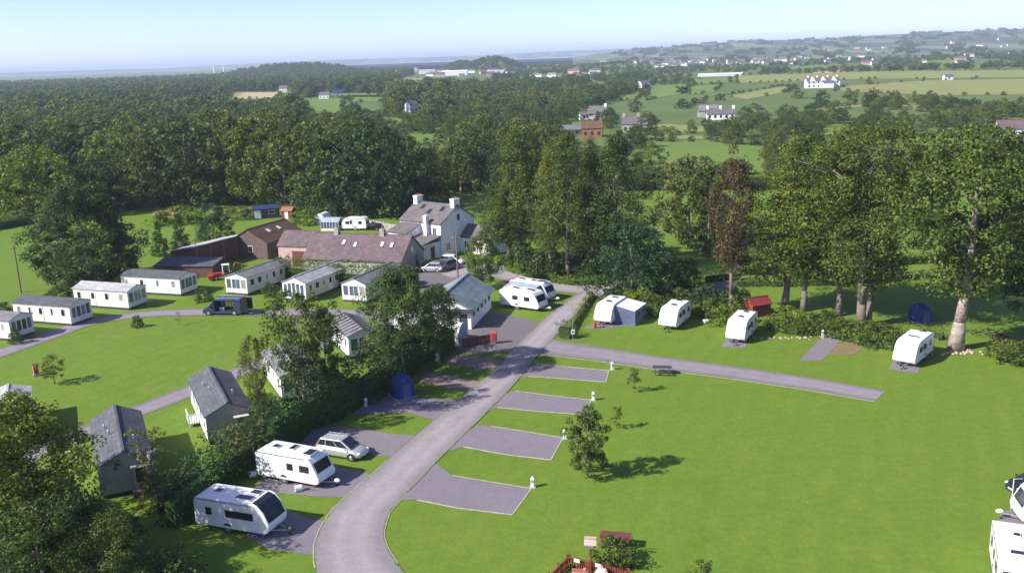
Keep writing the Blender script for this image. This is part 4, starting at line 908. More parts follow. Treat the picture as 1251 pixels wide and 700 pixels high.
w1 = MB().box(-4.4, .0, -W/2-3.4, -W/2+.02, 0, 4.1).build('extension', M['render'], t)
q = [(-4.6, -W/2-3.6, 4.05), (.2, -W/2-3.6, 4.05), (.2, -W/2+.1, 5.2), (-4.6, -W/2+.1, 5.2)]; MB().slab(q, .14).add([(-4.4, -W/2-3.4, 4.1), (-4.4, -W/2, 4.1), (-4.4, -W/2, 5.1)], [(0, 1, 2)]).build('extension_roof', M['slate_grey'], t)
MB().add([(.0, -W/2-3.4, 4.09), (.0, -W/2, 4.09), (.0, -W/2, 5.1), (-.1, -W/2-3.4, 4.09), (-.1, -W/2, 4.09), (-.1, -W/2, 5.1)], [(0, 1, 2), (3, 4, 5), (0, 1, 4, 3), (1, 2, 5, 4), (2, 0, 3, 5)]).build('extension_gable', M['render'], t)
MB().box(.3, 4.7, -W/2-4.4, -W/2+.02, 0, 2.7).build('porch_wing', M['render'], t)
MB().slab([(.1, -W/2-4.6, 2.66), (4.95, -W/2-4.6, 2.66), (4.95, -W/2+.1, 3.6), (.1, -W/2+.1, 3.6)], .13).build('porch_roof', M['slate_grey'], t)
MB().box(1.6, 2.3, -W/2-.8, -W/2-.1, 2.9, 7.0).build('chimney', M['render'], t)
MB().slab([(4.7, -W/2-2.4, .1), (4.7, -W/2-1.5, .1), (4.7, -W/2-1.5, 2.1), (4.7, -W/2-2.4, 2.1)], .05).build('door', M['brown'], t)
# low wing at the right of the gable
ox, oy = L/2+3.4, 2.6
walls_gable(t, 6.8, 4.4, 2.7, 4.5, M['render'], off=(ox, oy), name='wing'); roof_gable(t, 6.8, 4.4, 2.7, 4.55, M['slate_grey'], .12, .12, (ox, oy), 'wing_roof')
for a in (L/2+1.0, L/2+4.2): window(t, [(a, oy-2.2, .9), (a+1.0, oy-2.2, .9), (a+1.0, oy-2.2, 2.1), (a, oy-2.2, 2.1)], 'white', 'glass', bars=1)
c = MB().box(ox+2.5, ox+3.2, oy-.4, oy+.4, 4.0, 6.2).build('chimney', M['render'], t)

# --- long slate barn
rz = math.radians(-18); L, W = 17.2, 9.2
e = G(503, 330)
t = thing('slate_barn', 'long low stone barn with purple slate roof and four pale skylights', 'barn', Vector((e[0], e[1], 0))-rot(rz, L/2, -.6), rz)
walls_gable(t, L, W, 2.2, 5.4, M['greywall']); roof_gable(t, L, W, 2.2, 5.45, M['slate'], .2, .15)
for x, y in ((-2.6, -1.6), (-.4, -2.0), (4.3, -1.8), (6.0, -1.9)):
    z = 5.62-abs(y)*.72; o = MB().slab([(x-.32, y-.5, z-.36), (x+.32, y-.5, z-.36), (x+.32, y+.5, z+.36), (x-.32, y+.5, z+.36)], .07).build('skylight', M['dark'], t)
    MB().slab([(x-.24, y-.4, z-.29), (x+.24, y-.4, z-.29), (x+.24, y+.4, z+.29), (x-.24, y+.4, z+.29)], .1).build('pane', M['lamp_clear'], o)
for x in (-4.6, 3.6):
    c = MB().box(x-.4, x+.4, -.4, .4, 4.9, 6.5).build('chimney', M['stone'], t); MB().tube((x, 0, 6.5), (x, 0, 6.95), .16, .12).build('chimney_pot', M['terracotta'], c)
window(t, wq('+x', -.4, .4, 2.6, 3.8, L, W), 'white', 'glass'); MB().slab(wq('+x', 1.2, 2.2, .05, 2.1, L, W), .05).build('door', M['navy'], t)
ox = -L/2-3.2
walls_gable(t, 6.35, 5.6, 3.5, 5.35, M['pink'], off=(ox, 1.28), name='lower_bay'); roof_gable(t, 6.3, 5.6, 3.5, 5.5, M['slate'], .14, .15, (ox-.12, 1.28), 'lower_roof')
MB().slab([(ox-.6, 1.28-2.8, .1), (ox+3.0, 1.28-2.8, .1), (ox+3.0, 1.28-2.8, 2.7), (ox-.6, 1.28-2.8, 2.7)], .03).build('barn_door', M['maroon'], t)
# --- brown tiled barn
rz = math.radians(67); t = thing('tiled_barn', 'barn with mossy brown tiled roof and shaded front between the shed and slate barn', 'barn', Vector((-43.6, 166.5, 0)), rz)
walls_gable(t, 11, 8, 2.9, 5.0, M['shaded_stone']); roof_gable(t, 11, 8, 2.9, 5.05, M['tilebrown'], .2, .15)  # wall colour darkened to carry the shade on this barn
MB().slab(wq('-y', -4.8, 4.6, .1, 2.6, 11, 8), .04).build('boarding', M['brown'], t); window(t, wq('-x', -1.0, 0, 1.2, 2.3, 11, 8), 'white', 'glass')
for x in (-1.5, 1.5):
    z = 5.2-1.6*.52; MB().slab([(x-.35, -2.0, z-.2), (x+.35, -2.0, z-.2), (x+.35, -1.2, z+.22), (x-.35, -1.2, z+.22)], .06).build('skylight', M['lamp_clear'], t)
# --- dark open shed with cement sheet roof
rz = math.radians(62); t = thing('open_shed', 'dark timber shed with sunlit cement sheet roof beside the tractor', 'shed', Vector((-52.0, 160.4, 0)), rz)
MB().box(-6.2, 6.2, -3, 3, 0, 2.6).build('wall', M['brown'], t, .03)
o = MB().add([(-6.5, -3.3, 3.95), (6.5, -3.3, 3.95), (6.5, 3.3, 2.75), (-6.5, 3.3, 2.75), (-6.5, -3.3, 4.07), (6.5, -3.3, 4.07), (6.5, 3.3, 2.87), (-6.5, 3.3, 2.87)], [(3, 2, 1, 0), (4, 5, 6, 7), (0, 1, 5, 4), (1, 2, 6, 5), (2, 3, 7, 6), (3, 0, 4, 7)]).build('roof', M['asbestos'], t)
MB().add([(-6.2, -3.0, 2.6), (6.2, -3.0, 2.6), (6.2, 3, 2.6), (-6.2, 3, 2.6), (-6.2, -3, 3.85), (6.2, -3, 3.85)], [(0, 1, 5, 4), (0, 4, 3), (1, 2, 5), (2, 3, 4, 5)]).build('gable_boards', M['brown'], t)
for k in range(5): MB().box(-6.1+k*3.0, -5.9+k*3.0, -3.12, -2.98, 0, 3.8).build('post', M['wood'], t)
t = thing('lean_to', 'low lean-to with its roof colour darkened for shade, behind the white static caravan', 'shed', G(232, 336), math.radians(-10))
MB().box(-5, 5, -1.8, 1.8, 0, 1.9).build('wall', M['brown'], t); MB().slab([(-5.2, -2.0, 1.85), (5.2, -2.0, 1.85), (5.2, 2.0, 2.5), (-5.2, 2.0, 2.5)], .08).build('roof', M['roofgrey'], t)  # grey roof colour stands in for shade on a bluish sheet
MB().add([(-5, 1.8, 1.9), (-5, -1.8, 1.9), (-5, 1.8, 2.42), (5, 1.8, 1.9), (5, -1.8, 1.9), (5, 1.8, 2.42)], [(0, 1, 2), (3, 5, 4), (0, 2, 5, 3)]).build('gable_boards', M['brown'], t)
# --- garden sheds
t = thing('garden_shed', 'dark felt roofed garden shed with pale front at the wood edge', 'shed', G(326, 266), math.radians(15))
walls_gable(t, 5.6, 3.2, 2.2, 2.8, M['dark']); roof_gable(t, 5.6, 3.2, 2.2, 2.85, M['navy'], .2, .08); MB().slab(wq('-y', -2.6, -1.2, .2, 1.9, 5.6, 3.2), .04).build('door', M['white'], t)
window(t, wq('-y', .4, 1.8, 1.0, 1.8, 5.6, 3.2))
t = thing('garden_hut', 'small red garden hut with pale roof at the wood edge', 'shed', G(353, 267), math.radians(-12))
walls_gable(t, 2.4, 2.2, 1.9, 2.5, M['redwood']); roof_gable(t, 2.4, 2.2, 1.9, 2.55, M['terracotta'], .2, .07); MB().slab(wq('-y', -.4, .4, .1, 1.8, 2.4, 2.2), .04).build('door', M['white'], t)
t = thing('summer_house', 'small red-brown wooden shed with bright red roof among the shrubs behind the caravans', 'shed', G(925, 385), math.radians(20))
t.scale = (.88, .88, .88); walls_gable(t, 3.0, 2.2, 1.9, 2.6, M['redwood']); roof_gable(t, 3.0, 2.2, 1.9, 2.65, M['redwood'], .22, .08); MB().slab(wq('-y', -1.2, -.4, .1, 1.7, 3, 2.2), .04).build('door', M['maroon'], t); window(t, wq('-y', .2, 1.1, .9, 1.6, 3, 2.2), 'redwood')
# --- service block
rz = math.radians(77); L, W = 10.6, 6.6
t = thing('service_block', 'white walled service block with plain blue-grey sheet roof beside the road', 'building', place(G(576, 403), rz, -L/2, -W/2), rz)
walls_gable(t, L, W, 2.7, 4.4, M['render']); roof_gable(t, L, W, 2.7, 4.45, M['roofblue'], .5, .12)
MB().box(-L/2-.52, -L/2-.44, -W/2-.5, W/2+.5, 2.15, 2.75).build('end_band', M['dark'], t)  # dark band across the near end at eave height
for a in (-4.2, -2.2, -.2, 1.8, 3.6): window(t, wq('-y', a, a+.8, 1.4, 2.2, L, W), 'dark', 'glass')
MB().slab(wq('-x', -2.8, -1.8, .05, 2.1, L, W), .05).build('door', M['dark'], t); window(t, wq('-x', -.8, .6, 1.1, 2.0, L, W))
MB().slab(wq('-x', 1.2, 2.1, .05, 2.1, L, W), .05).build('door', M['dark'], t)
# white arch added in place of a sunlit patch next to it, white dome behind the trees
t = thing('white_arch', 'white arch standing in for a sunlit patch between the hedge and the service block', 'tent', G(552, 416), math.radians(-20))
def arch_tent(t, L, W, Hh, m, fr):
    rings = []
    for x in (-L/2, -L/6, L/6, L/2): rings.append([(x, W/2*math.cos(a)*(1+.06*math.sin(2*a)**2), Hh*math.sin(a)**.8 if 0 < a < PI else 0) for a in np.linspace(0, PI, 11)])
    MB().loft(rings, False).build('canvas', m, t, smooth=True)
    for s_, r_ in ((-1, rings[0]), (1, rings[-1])): MB().add(r_, [tuple(range(11))]).build('end_panel', fr, t)
arch_tent(t, 3.0, 3.0, 2.3, M['canvas'], M['awn_grey'])
t = thing('white_arch', 'white canvas dome tent glimpsed behind the round tree', 'tent', G(508, 404), math.radians(20)); arch_tent(t, 4.6, 3.2, 2.5, M['canvas'], M['canvas'])
# --- far houses
def house(label, u, v, L, W, ez, rz_, a, wall='render', roof='slate_grey', name='house', chim=(), nwin=3, cat='house', wing=None, group=None, floors=1):
    t = thing(name, label, cat, G(u, v), math.radians(a), group)
    walls_gable(t, L, W, ez, rz_, M[wall]); roof_gable(t, L, W, ez, rz_+.05, M[roof], .3, .2)
    for x in chim: MB().box(x-.6, x+.6, -.6, .6, rz_-.8, rz_+1.4).build('chimney', M[wall], t)
    for f in range(floors):
        for i in range(nwin):
            x = -L/2+(i+.5)*L/nwin; MB().slab(wq('-y', x-.55, x+.55, .9+f*2.7, 2.2+f*2.7, L, W), .05).build('window', M['glass'], t)
    if wing:
        wx, wl, ww, wz = wing
        MB().box(wx-wl/2, wx+wl/2, -W/2-ww, -W/2, 0, wz).build('wing', M[wall], t)
        MB().slab([(wx-wl/2-.3, -W/2-ww-.3, wz), (wx+wl/2+.3, -W/2-ww-.3, wz), (wx+wl/2+.3, -W/2, wz+1.6), (wx-wl/2-.3, -W/2, wz+1.6)], .2).build('wing_roof', M[roof], t)
    return t
m_ = house('long white manor house with several gables on the distant field', 1004, 107.5, 25, 9, 5.5, 8.0, -5, roof='slate_grey', chim=(-11, -4, 4, 11), nwin=7, floors=2, wing=(3, 8, 4, 4))
for x in (-8, 0, 8):
    MB().add([(x-2.5, -4.9, 5), (x+2.5, -4.9, 5), (x, -4.9, 8.3), (x-2.5, 0, 5), (x+2.5, 0, 5), (x, 0, 8.3)], [(0, 1, 2), (5, 4, 3), (0, 3, 4, 1), (1, 4, 5, 2), (2, 5, 3, 0)]).build('gable', M['render'], m_)
house('grey roofed house with two chimneys left of the green paddock', 777, 161, 11, 7, 3.5, 6.2, -12, 'greywall', 'slate_grey', chim=(-5, 1), nwin=4, wing=(3.5, 3, 2, 3))
house('red brick farmhouse with red tiled roof beyond the tall trees', 724, 167, 8, 7, 3.6, 6.0, -8, 'terracotta', 'tilebrown', chim=(3.3,), nwin=3)
house('low grey farm building beside the red brick house', 697, 166, 8, 6, 2.6, 4.2, 12, 'greywall', 'roofmid', nwin=2, cat='barn')
house('white cottage with grey roof above the red brick house', 731, 146, 9, 6, 4.0, 6.4, -20, roof='slate_grey', chim=(3.8,), nwin=3, wing=(-2, 4, 3, 2.8))
house('small white outbuilding left of the white cottage', 713, 147, 4, 4, 2.6, 4.0, 5, nwin=1, roof='slate_grey')
house('long white cottage with slate roof in the hedges right of centre', 880, 146, 13, 6, 2.8, 5.0, -8, roof='slate_grey', chim=(-6, 0, 6), nwin=5)
house('dark roofed barn attached to the long white cottage', 864, 143, 9, 7, 3.2, 5.6, -8, 'greywall', 'roofmid', nwin=0, cat='barn')
house('small white shed in the hedges right of the long cottage', 928, 145, 4, 4, 2.5, 3.5, 5, nwin=1)
house('white bungalow with purple slate roof at the right edge of the picture', 1240, 167, 12, 7, 2.9, 5.4, -14, roof='slate', chim=(5,), nwin=4)
house('white cottage with tall gable in the fields left of centre', 503, 137, 6, 6, 4.6, 7.0, 40, nwin=2, roof='slate_grey')
house('white farmhouse by the distant green field at left', 397, 121, 9, 6, 3.6, 6, -5, nwin=3, roof='slate_grey'); house('dark blue roofed barn next to the distant white farmhouse', 413, 118, 10, 8, 4.0, 6.5, 10, 'greywall', 'navy', nwin=0, cat='barn')
house('white house above the distant straw field', 347, 113, 9, 7, 4.5, 7.5, 0, nwin=3, roof='slate_grey'); house('grey houses by the wood above the straw field', 276, 118, 14, 8, 4, 7, 10, 'greywall', 'roofmid', nwin=3)
house('small white building on the far right field', 1158, 98, 7, 5, 3, 4.4, 0, nwin=1); house('white house in the lane below the hill, right of centre', 786, 108, 9, 7, 4.0, 6.5, 30, nwin=2, roof='slate_grey')
for i, (u, v, w, a) in enumerate(((556, 92.5, 46, -5), (522, 90.5, 34, 0), (484, 92, 30, 8), (503, 88, 26, 0), (606, 92.5, 30, -5), (450, 93.5, 24, 4))):
    house(['largest white industrial shed in the distance left of the mound', 'second white industrial shed in the far distance', 'low white industrial shed at the left of the far estate', 'pale grey industrial unit behind the far estate', 'long white shed below the wooded mound', 'leftmost pale shed of the far industrial estate'][i],
          u, v, w, 16, 7, 9, a, 'white', ['white', 'roofpale', 'white', 'roofpale', 'roofpale', 'white'][i], 'industrial_shed', nwin=0, cat='shed')
t = thing('glasshouse', 'long white glasshouse row across the distant field', 'greenhouse', G(880, 93.5), math.radians(-2)); walls_gable(t, 52, 6, 2.2, 3.6, M['white']); roof_gable(t, 52, 6, 2.2, 3.65, M['lamp_clear'], .1, .1)
# the far town
hm = []
for kk, (wm, rm) in enumerate((('white', 'slate_grey'), ('cream', 'roofmid'), ('pink', 'slate'))):
    mb = MB(); y, x = 3.5, 5.5
    vs = []
    for xx in (-x, x): vs += [(xx, -y, -1), (xx, y, -1), (xx, y, 5), (xx, 0, 8), (xx, -y, 5)]
    mb.add(vs, [(0, 1, 2, 3, 4), (9, 8, 7, 6, 5), (0, 5, 6, 1), (1, 6, 7, 2), (4, 9, 5, 0)]); mb.add([(-x-.3, -y-.4, 4.7), (x+.3, -y-.4, 4.7), (x+.3, 0, 8.1), (-x-.3, 0, 8.1), (x+.3, y+.4, 4.7), (-x-.3, y+.4, 4.7)], [(0, 1, 2, 3), (3, 2, 4, 5)])
    o = mb.build('town_house', [M[wm], M[rm]]); o.data.polygons[5].material_index = 1; o.data.polygons[6].material_index = 1; hm.append(o.data); bpy.data.objects.remove(o)
rg = np.random.default_rng(21)
town = [(rg.uniform(735, 850), rg.uniform(74, 84)) for _ in range(58)]+[(rg.uniform(850, 985), rg.uniform(71, 80)) for _ in range(46)]+[(rg.uniform(90, 330), 0) for _ in range(36)]+[(rg.uniform(430, 740), rg.uniform(86, 95)) for _ in range(34)]+[(rg.uniform(985, 1251), rg.uniform(58, 82)) for _ in range(30)]
for u, v in town:
    if v == 0: v = np.interp(u, [90, 330], [99.5, 92])+rg.uniform(-1.5, 1.5)
    p = G(u, v)
    if p[1] > 3200 or p[1] < 0: p = Vector((p[0]*3000/abs(p[1]), 3000, 0))
    z = mound_z(p[0], p[1])
    if u > 985:
        d = math.hypot(p[0], p[1]); t_ = min(1, max(0, (d-2300)/3200)); z = np.interp(u, ridge_u, ridge_z)*t_*t_*(3-2*t_)-.4 if d > 2300 else 0
    k = int(rg.choice([0, 0, 0, 1, 2])); o = bpy.data.objects.new('town_house', hm[k]); COL.objects.link(o); o.location = (p[0], p[1], z); s_ = rg.uniform(.6, 1.05); o.scale = (s_*rg.uniform(1, 1.8), s_, s_); o.rotation_euler = (0, 0, rg.uniform(-.5, .5))
    w_ = ['white', 'cream', 'pinkish'][k]; ar, gr = (('below the hill at right', 'right of centre') if 730 < u < 990 else ('on the far left coast', 'at the far left') if u < 335 else ('scattered over the far fields and hill at right', 'on the right hill') if u >= 985 else ('near the far industrial estate', 'by the estate'))
    tag(o, f'tiny {w_} house of the distant town {ar}', 'house', f'{w_} town houses {gr}')
for u in (262, 274):
    p = G(u, 91); s_ = 2900/p[1]; t = thing('power_station_chimney', 'tall pale chimney on the far left coast, %s of the pair' % ('left' if u < 270 else 'right'), 'chimney', (p[0]*s_, 2900, 0)); MB().tube((0, 0, -1), (0, 0, 36), 1.9, 1.4, 12).build('shaft', M['canvas'], t)
# ------------------------------------------------------------------ touring caravans
def wheel(mb_parent, x, y, r, w, out):
    """tyre with a rim as its child; out = +1 / -1 is the visible side"""
    o = MB().tube((x, y-w/2, r), (x, y+w/2, r), r, r, 18).build('wheel', M['black'], mb_parent, .02, 1)
    MB().tube((x, y+out*(w/2-.01), r), (x, y+out*(w/2+.015), r), r*.62, r*.5, 12).build('rim', M['steel'], o); return o
def caravan(label, loc, rz, L=6.2, W=2.25, style='classic', side_win=((-1.9, .6), (-.2, .5), (1.4, .9)), group='touring caravans on the pitches', body='gel', hatches=((-1.8, 0, .5, .4), (.2, 0, .4, .4), (1.6, 0, .7, .5)), front='glass', decal=True, hitch=True, cover='dark', rear_win=True):
    t = thing('touring_caravan', label, 'caravan', loc, rz, group)
    h = L/2; z0, zt = .42, 2.58
    if style == 'classic': prof = [(-h+.1, z0), (h-.25, z0), (h-.02, .62), (h, .95), (h-.14, 1.25), (h-.62, 2.2), (h-.95, 2.48), (h-1.5, zt), (-h+.45, zt), (-h+.15, 2.5), (-h+.02, 2.3), (-h, .6)]; fa, fb = 4, 5
    elif style == 'modern': prof = [(-h+.1, z0), (h-.35, z0), (h-.1, .6), (h, .95), (h-.05, 1.25), (h-.38, 2.0), (h-.85, 2.5), (h-1.3, 2.66), (-h+.5, 2.62), (-h+.12, 2.5), (-h, 2.2), (-h, .6)]; fa, fb = 4, 6
    else: prof = [(-h+.12, z0), (h-.3, z0), (h-.05, .65), (h, 1.0), (h-.2, 1.4), (h-.55, 2.05), (h-1.0, 2.45), (h-1.6, 2.58), (-h+.8, 2.58), (-h+.3, 2.42), (-h+.1, 2.1), (-h, .7)]; fa, fb = 4, 5
    MB().prism(prof, -W/2, W/2).build('body', M[body], t, .07, 3)
    y = W/2
    for s_ in (-1, 1):
        for x, w in side_win:
            q = [(x-w/2, -y, 1.32), (x+w/2, -y, 1.32), (x+w/2, -y, 1.9), (x-w/2, -y, 1.9)] if s_ < 0 else [(x+w/2, y, 1.32), (x-w/2, y, 1.32), (x-w/2, y, 1.9), (x+w/2, y, 1.9)]
            o = MB().slab(q, .02).build('window', M['dark'], t, .01, 1); MB().slab(inset(q, .04), .012).build('pane', M['glass'], o)
        MB().slab([(-h+.15, s_*y, 2.44), (h-1.25, s_*y, 2.44), (h-1.25, s_*y, 2.50), (-h+.15, s_*y, 2.50)][::(-s_)], .035).build('awning_rail', M['steel'], t)
        MB().slab([(-h+.2, s_*y, .46), (h-.4, s_*y, .46), (h-.4, s_*y, .62), (-h+.2, s_*y, .62)][::(-s_)], .015).build('skirt', M['canvas'], t)
        MB().tube((-.35, s_*(y-.0), .42), (-.35, s_*(y+.012), .42), .42, .42, 18).build('wheel_arch', M['dark'], t)
        wheel(t, -.35, s_*(y-.1), .33, .2, s_)
        for x in (-h+.35, h-.75): MB().tube((x, s_*(y-.25), 0), (x, s_*(y-.25), .45), .035).build('corner_steady', M['steel'], t)
        if decal and s_ < 0:
            for k, (z, ln) in enumerate(((1.05, .55), (.98, .75), (.9, .6))): MB().slab([(-h+.3, -y, z), (-h+.3+ln, -y, z), (-h+.36+ln, -y, z+.03), (-h+.36, -y, z+.03)], .006).build('stripe', M['grey'], t)
    # door on the kerb side
    q = [(.78, y, .5), (.16, y, .5), (.16, y, 2.3), (.78, y, 2.3)]; d = MB().slab(q, .018).build('door', M['canvas'], t); MB().slab(inset([(.7, y, 1.35), (.24, y, 1.35), (.24, y, 2.1), (.7, y, 2.1)], .02), .02).build('pane', M['glass'], d)
    # front window follows the sloped nose
    a, b_ = Vector((prof[fa][0], 0, prof[fa][1])), Vector((prof[fb][0], 0, prof[fb][1])); e = y-.22
    if style == 'modern':
        pts = [prof[4], prof[5], prof[6], prof[7]]
        for k in range(3):
            p, q_ = pts[k], pts[k+1]; e0 = y-.14-.10*(k == 0)*0; MB().slab([(p[0], -e0, p[1]), (p[0], e0, p[1]), (q_[0], e0, q_[1]), (q_[0], -e0, q_[1])], .02).build('front_window', M[front], t)
        for s_ in (-1, 1): MB().path([(x-.0, s_*(y-.05), z+.02) for x, z in prof[3:8]], [.055]*5, 6).build('nose_rim', M['gel'], t)
    else:
        p, q_ = a.lerp(b_, .08), a.lerp(b_, .9); q = [(p.x, -e, p.z), (p.x, e, p.z), (q_.x, e, q_.z), (q_.x, -e, q_.z)]
        o = MB().slab(q, .02).build('front_window', M['dark' if front == 'glass' else 'awn_grey'], t); MB().slab(inset(q, .05), .012).build('pane', M[front], o)
        MB().slab([(h+.0, -.6, .66), (h+.0, .6, .66), (h-.015, .6, .92), (h-.015, -.6, .92)], .015).build('locker_lid', M['canvas'], t)
    if rear_win:
        q = [(-h, .75, 1.3), (-h, -.75, 1.3), (-h, -.75, 1.95), (-h, .75, 1.95)]; q = [(x-(.0), a_, z) for x, a_, z in q]
        o = MB().slab(q, .03).build('rear_window', M['dark'], t); MB().slab(inset(q, .04), .012).build('pane', M['glass'], o)
    for s_ in (-1, 1): MB().box(-h-.03, -h+.05, s_*.92-.1, s_*.92+.1, .75, 1.15).build('tail_light', M['lamp_red'], t)
    for x, yy, a_, b2 in hatches:
        o = MB().box(x-a_, x+a_, yy-b2, yy+b2, 2.55, 2.68 if style != 'modern' else 2.74).build('roof_hatch', M['canvas'], t, .03, 1)
        zt_ = 2.68 if style != 'modern' else 2.74; MB().box(x-a_+.07, x+a_-.07, yy-b2+.07, yy+b2-.07, zt_-.01, zt_+.015).build('pane', M['glass'], o)
    if hitch:
        mb = MB(); 
        for s_ in (-1, 1): mb.tube((h-.4, s_*.55, .46), (h+1.0, 0, .46), .04)
        hb = mb.build('drawbar', M['steel'], t)
        MB().tube((h+.85, .12, .0), (h+.85, .12, .6), .03).build('jockey_post', M['steel'], hb); MB().tube((h+.85, .08, .1), (h+.85, .16, .1), .1, .1, 12).build('jockey_wheel', M['black'], hb)
        MB().ball((h+.95, 0, .56), .28, .17, .16).build('hitch_cover', M[cover], hb)
    return t
aw = ang
a1 = math.radians(-21)
caravan('silver-white modern caravan with huge dark curved front window, nearest the bottom left', place(G(243, 645), a1, -3.0, -1.1), a1, 6.4, 2.3, 'modern', side_win=((-1.9, .55), (.3, 1.5), (1.5, .9)), hatches=((-1.7, 0, .35, .35), (.9, -.45, .75, .35), (1.2, .55, .45, .35)), decal=False)
a2 = math.radians(-25)
cb = caravan('white caravan with square front window beside the silver car', place(G(317, 585), a2, -2.9, -1.1), a2, 6.2, 2.3, 'classic', side_win=((.35, .6), (1.75, .95)), hatches=((-1.7, 0, .35, .35), (-.2, .3, .3, .5), (1.7, -.1, .45, .6)), cover='canvas')
a3 = math.radians(-36)
caravan('white caravan side-on with two windows, on the grass by the lane', place(G(612, 375), a3, -3.0, -1.1), a3, 6.4, 2.25, 'classic', side_win=((-.6, .9), (1.3, .9)), hatches=((-1.2, 0, .5, .4), (1.2, 0, .6, .4)), cover='canvas')
cd_ = place(G(667, 370), a3, 2.9, -1.1)
caravan('white caravan with grey-blue awning on its side, behind the side-on one', cd_, a3, 6.4, 2.25, 'classic', side_win=((-.6, .9), (1.3, .9)), cover='canvas')
def awning(label, loc, rz, L, D, hi, lo, roof, wall, wins=2):
    """porch awning: wall side at y = 0, falls towards -y"""
    t = thing('awning', label, 'awning', loc, rz)
    MB().slab([(-L/2, -D, lo), (L/2, -D, lo), (L/2-.15, 0, hi), (-L/2+.15, 0, hi)], .04).build('roof', M[roof], t)
    MB().slab([(-L/2, -D, .02), (L/2, -D, .02), (L/2, -D, lo), (-L/2, -D, lo)], .03).build('front_panel', M[wall], t)
    for i in range(wins):
        x = -L/2+(i+.5)*L/wins; MB().slab([(x-L/wins*.36, -D-.03, .9), (x+L/wins*.36, -D-.03, .9), (x+L/wins*.36, -D-.03, lo-.25), (x-L/wins*.36, -D-.03, lo-.25)], .015).build('window', M['glass_blue_sheen'], t)
    for s_ in (-1, 1):
        x = s_*L/2; q = [(x, -D, .02), (x, 0, .02), (x, 0, hi), (x, -D, lo)]; MB().slab(q if s_ > 0 else q[::-1], .03).build('side_panel', M[wall], t)
        q = [(x+s_*.03, -D*.8, .9), (x+s_*.03, -D*.2, .9), (x+s_*.03, -D*.2, lo-.2), (x+s_*.03, -D*.8, lo-.2)]; MB().slab(q if s_ > 0 else q[::-1], .012).build('side_window', M['glass_blue_sheen'], t)
    for x in (-L/2, L/2):
        MB().tube((x, -D-.02, 0), (x, -D-.02, lo), .03).build('pole', M['steel'], t)
    return t
awning('grey-blue porch awning fixed between the two white caravans by the lane', Vector(cd_)+rot(a3, -.3, -1.16), a3, 5.0, 2.1, 2.4, 2.0, 'awn_grey', 'awn_blue')
a4 = math.radians(-118)
ce = place(G(736, 398), a4, 3.0, 0)
caravan('white caravan with a peaked grey and white awning, leftmost of the row at right', ce, a4, 6.2, 2.3, 'round', hatches=((-1.2, 0, .4, .4), (.9, 0, .45, .35)), cover='red', front='canvas')
awning('white roofed awning with blue side on the caravan left of the row', Vector(ce)+rot(a4, -.4, 1.16), a4+PI, 4.2, 2.6, 2.35, 1.85, 'canvas', 'awn_blue')
caravan('white caravan second in the row at right, dark hitch cover facing the path', place(G(815, 404), a4, 3.0, 0), a4, 6.0, 2.25, 'round', hatches=((-1.6, 0, .4, .4), (.6, 0, .45, .35)), front='canvas')
caravan('white caravan third in the row, pale front panel, beside the red shed', place(G(898, 420), a4, 3.0, 0), a4, 6.2, 2.25, 'round', hatches=((-1.4, 0, .3, .3), (-1.9, 0, .3, .3), (.7, 0, .45, .3)), front='canvas')
a5 = math.radians(-130)
caravan('white caravan standing alone beside the thick pale trunk, last of the row', place(G(1104, 448), a5, 3.0, 0), a5, 6.4, 2.3, 'round', hatches=((-1.9, .2, .25, .4), (.4, 0, .3, .6)), front='canvas')
for i, (u, v, lab) in enumerate(((1243, 742, 'white caravan cut by the bottom right corner, large dark roof hatch'),)):
    caravan(lab, place(G(u, v), math.radians(-113), 3.0, 0), math.radians(-113), 6.6, 2.3, 'classic', hatches=((-1.2, .1, .25, .25), (1.2, .2, .28, .7)), front='glass', hitch=True, cover='canvas')
caravan('white caravan with its drawbar pointing left at the right edge of the picture', place(G(1240, 634), math.radians(168), 3.0, 0), math.radians(168), 6.2, 2.3, 'classic', cover='canvas')
caravan('old white touring caravan parked behind the slate barn', place(G(417, 282), math.radians(-10), -2.6, -1.1), math.radians(170), 5.4, 2.2, 'round', group=None, hatches=((-1, 0, .3, .3),), side_win=((-1.4, .7), (1.2, .8)))

